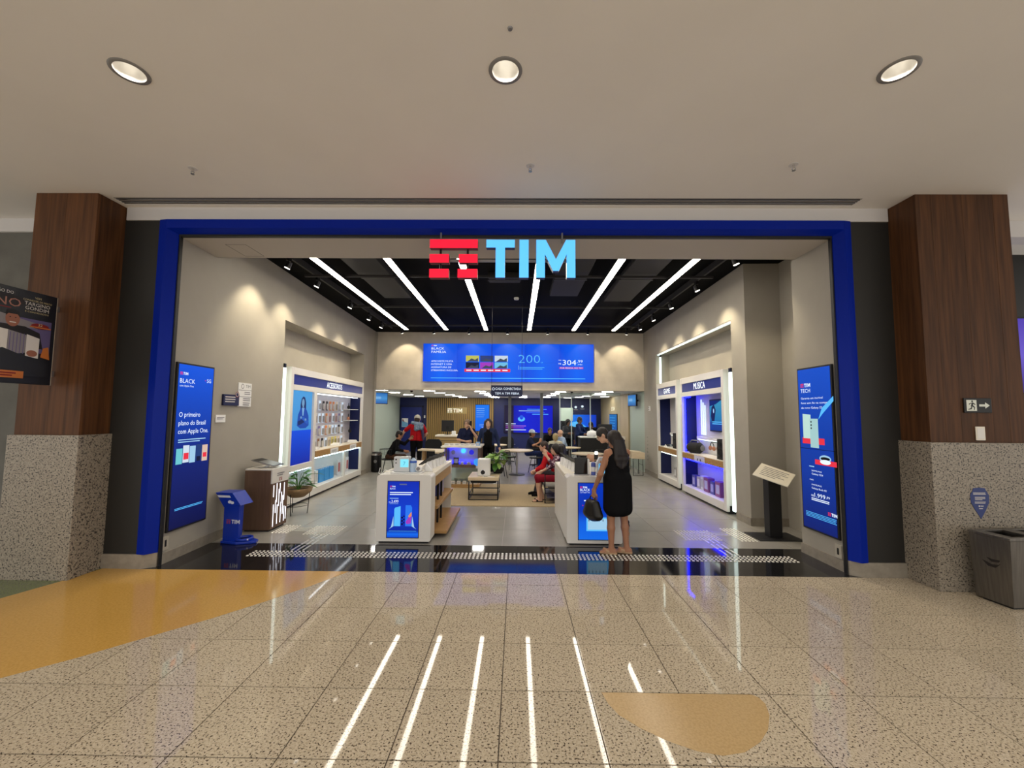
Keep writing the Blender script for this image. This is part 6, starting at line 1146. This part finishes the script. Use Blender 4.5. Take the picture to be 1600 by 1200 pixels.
# --- man in red seen from behind and the seated person in black
J = stand(1.78, el_r=(-.30, -.04, 1.22), wr_r=(-.16, -.20, 1.06), el_l=(.40, -.05, 1.28), wr_l=(.50, -.10, 1.10), face=(0, -1, -.25), head=(0, -.06, 1.65))
mr = person('man in a red t-shirt and pale cap seen from behind', (-3.13, 13.0, 0), PI, J, dict(skin=sk_l, top=c_red, bot=c_bk, shoes=c_bk, hair=hr_d, cap=cl('pale_cap', (.52, .52, .46)), sleeve=.45, fat=1.12), .011)
t = thing('denim_jacket', 'crumpled pale denim jacket slung over the shoulder of the man in red', 'jacket', (-3.13, 13.0, 0)); S = SDF(); mdn = noise_mat('jacket_denim', (.10, .16, .26), (.28, .36, .46), 18, .35, .65, .9)
S.cone((.02, -.14, 1.50), (.18, -.15, 1.50), .06, .06).cone((.02, -.16, 1.36), (.18, -.17, 1.40), .06, .06).cone((.02, -.14, 1.50), (.02, -.16, 1.36), .06, .06).cone((.18, -.15, 1.50), (.18, -.17, 1.40), .06, .06).cone((-.12, -.08, 1.55), (.10, -.12, 1.53), .05, .05); o = bpy.data.objects.new('jacket_body', S.mesh('jacket_body', [mdn], .011, .03)); link(o, t); S = SDF(); S.cone((.20, -.14, 1.40), (.25, -.16, 1.05), .05, .035); o = bpy.data.objects.new('jacket_sleeve', S.mesh('jacket_sleeve', [cl('jacket_dark', (.06, .05, .10))], .011, .03)); link(o, t)
J = sit(1., .47, .22, face=(0, -1, -.4), el_l=(.24, -.42, .90), wr_l=(.20, -.58, 1.06))
person('person in black sitting on a wire chair beside the man in red', (-3.82, 12.52, 0), PI/2+.2, J, dict(skin=sk_m, top=c_bk, bot=cl('brown', (.06, .028, .016)), shoes=c_bk, hair=hr_b, sleeve=.9, fat=1.05), .011)
# --- group at the back tables
J = sit(1., .47, .10, el_r=(-.24, -.22, .80), wr_r=(-.05, -.40, .90), hd_r=(.2, -.3, 1), face=(.1, -1, -.1))
person('man in a pale cap and dark t-shirt sitting in profile with a hand raised', (.40, 14.2, 0), PI/2-.2, J, dict(skin=sk_m, top=c_nv, bot=c_dkb, shoes=c_bk, hair=hr_b, cap=cl('blue_white_cap', (.50, .58, .70)), capback=1, sleeve=.4), .012)
J = sit(1., .50, .08); person('person in black with glasses sitting behind the table facing the camera', (1.24, 15.62, 0), .1, J, dict(skin=sk_m, top=c_bk, bot=c_bk, shoes=c_bk, hair=hr_b, glasses=True, sleeve=.9), .012)
J = sit(.95, .44, .06); person('blond woman in a cream top sitting with her back to the camera', (1.24, 13.22, 0), PI-.1, J, dict(skin=sk_l, top=c_wh, bot=c_grey, shoes=c_bk, hair=hr_y, hairstyle='bob', locks=[((0, .08, 1.18), (0, .12, 1.05), .04, .025)], sleeve=.7, fat=1.1), .012)
J = sit(1., .47, .12, face=(0, -1, -.2)); person('balding man in a light blue shirt sitting in profile at the back table', (1.70, 14.68, 0), -PI/2+.3, J, dict(skin=sk_l, top=c_lb, bot=c_grey, shoes=c_bk, hair=hr_g, hairstyle='bald', sleeve=.6, glasses=True, fat=1.1), .012)
J = stand(1.66, el_r=(-.24, -.06, 1.12), wr_r=(-.06, -.24, 1.15), face=(.4, -1, -.15)); person('woman with curly dark hair in dark clothes standing behind the glass', (1.93, 15.6, 0), .3, J, dict(skin=sk_b, top=c_grey, bot=c_bk, shoes=c_bk, hair=hr_b, hairstyle='bob', sleeve=.9), .012)
J = stand(1.74, el_l=(.24, -.16, 1.12), wr_l=(.12, -.40, 1.10), el_r=(-.24, -.16, 1.12), wr_r=(-.10, -.42, 1.12), face=(.2, -1, -.3)); person('man in dark blue standing behind the glass turned to the right', (2.50, 16.55, 0), 1.0, J, dict(skin=sk_b, top=c_dkb, bot=c_bk, shoes=c_bk, hair=hr_b, sleeve=.9), .012)
J = stand(1.66, chest=(0, -.10, 1.30), neck=(0, -.14, 1.36), head=(0, -.20, 1.45), face=(0, -1, -.4), el_r=(-.22, -.2, 1.05), wr_r=(-.1, -.42, 1.1), el_l=(.22, -.2, 1.05), wr_l=(.1, -.42, 1.1)); person('person in black bending over the service desk in front of the blue screen', (2.95, 15.75, 0), -.9, J, dict(skin=sk_b, top=c_bk, bot=c_bk, shoes=c_bk, hair=hr_b, sleeve=.9), .012)
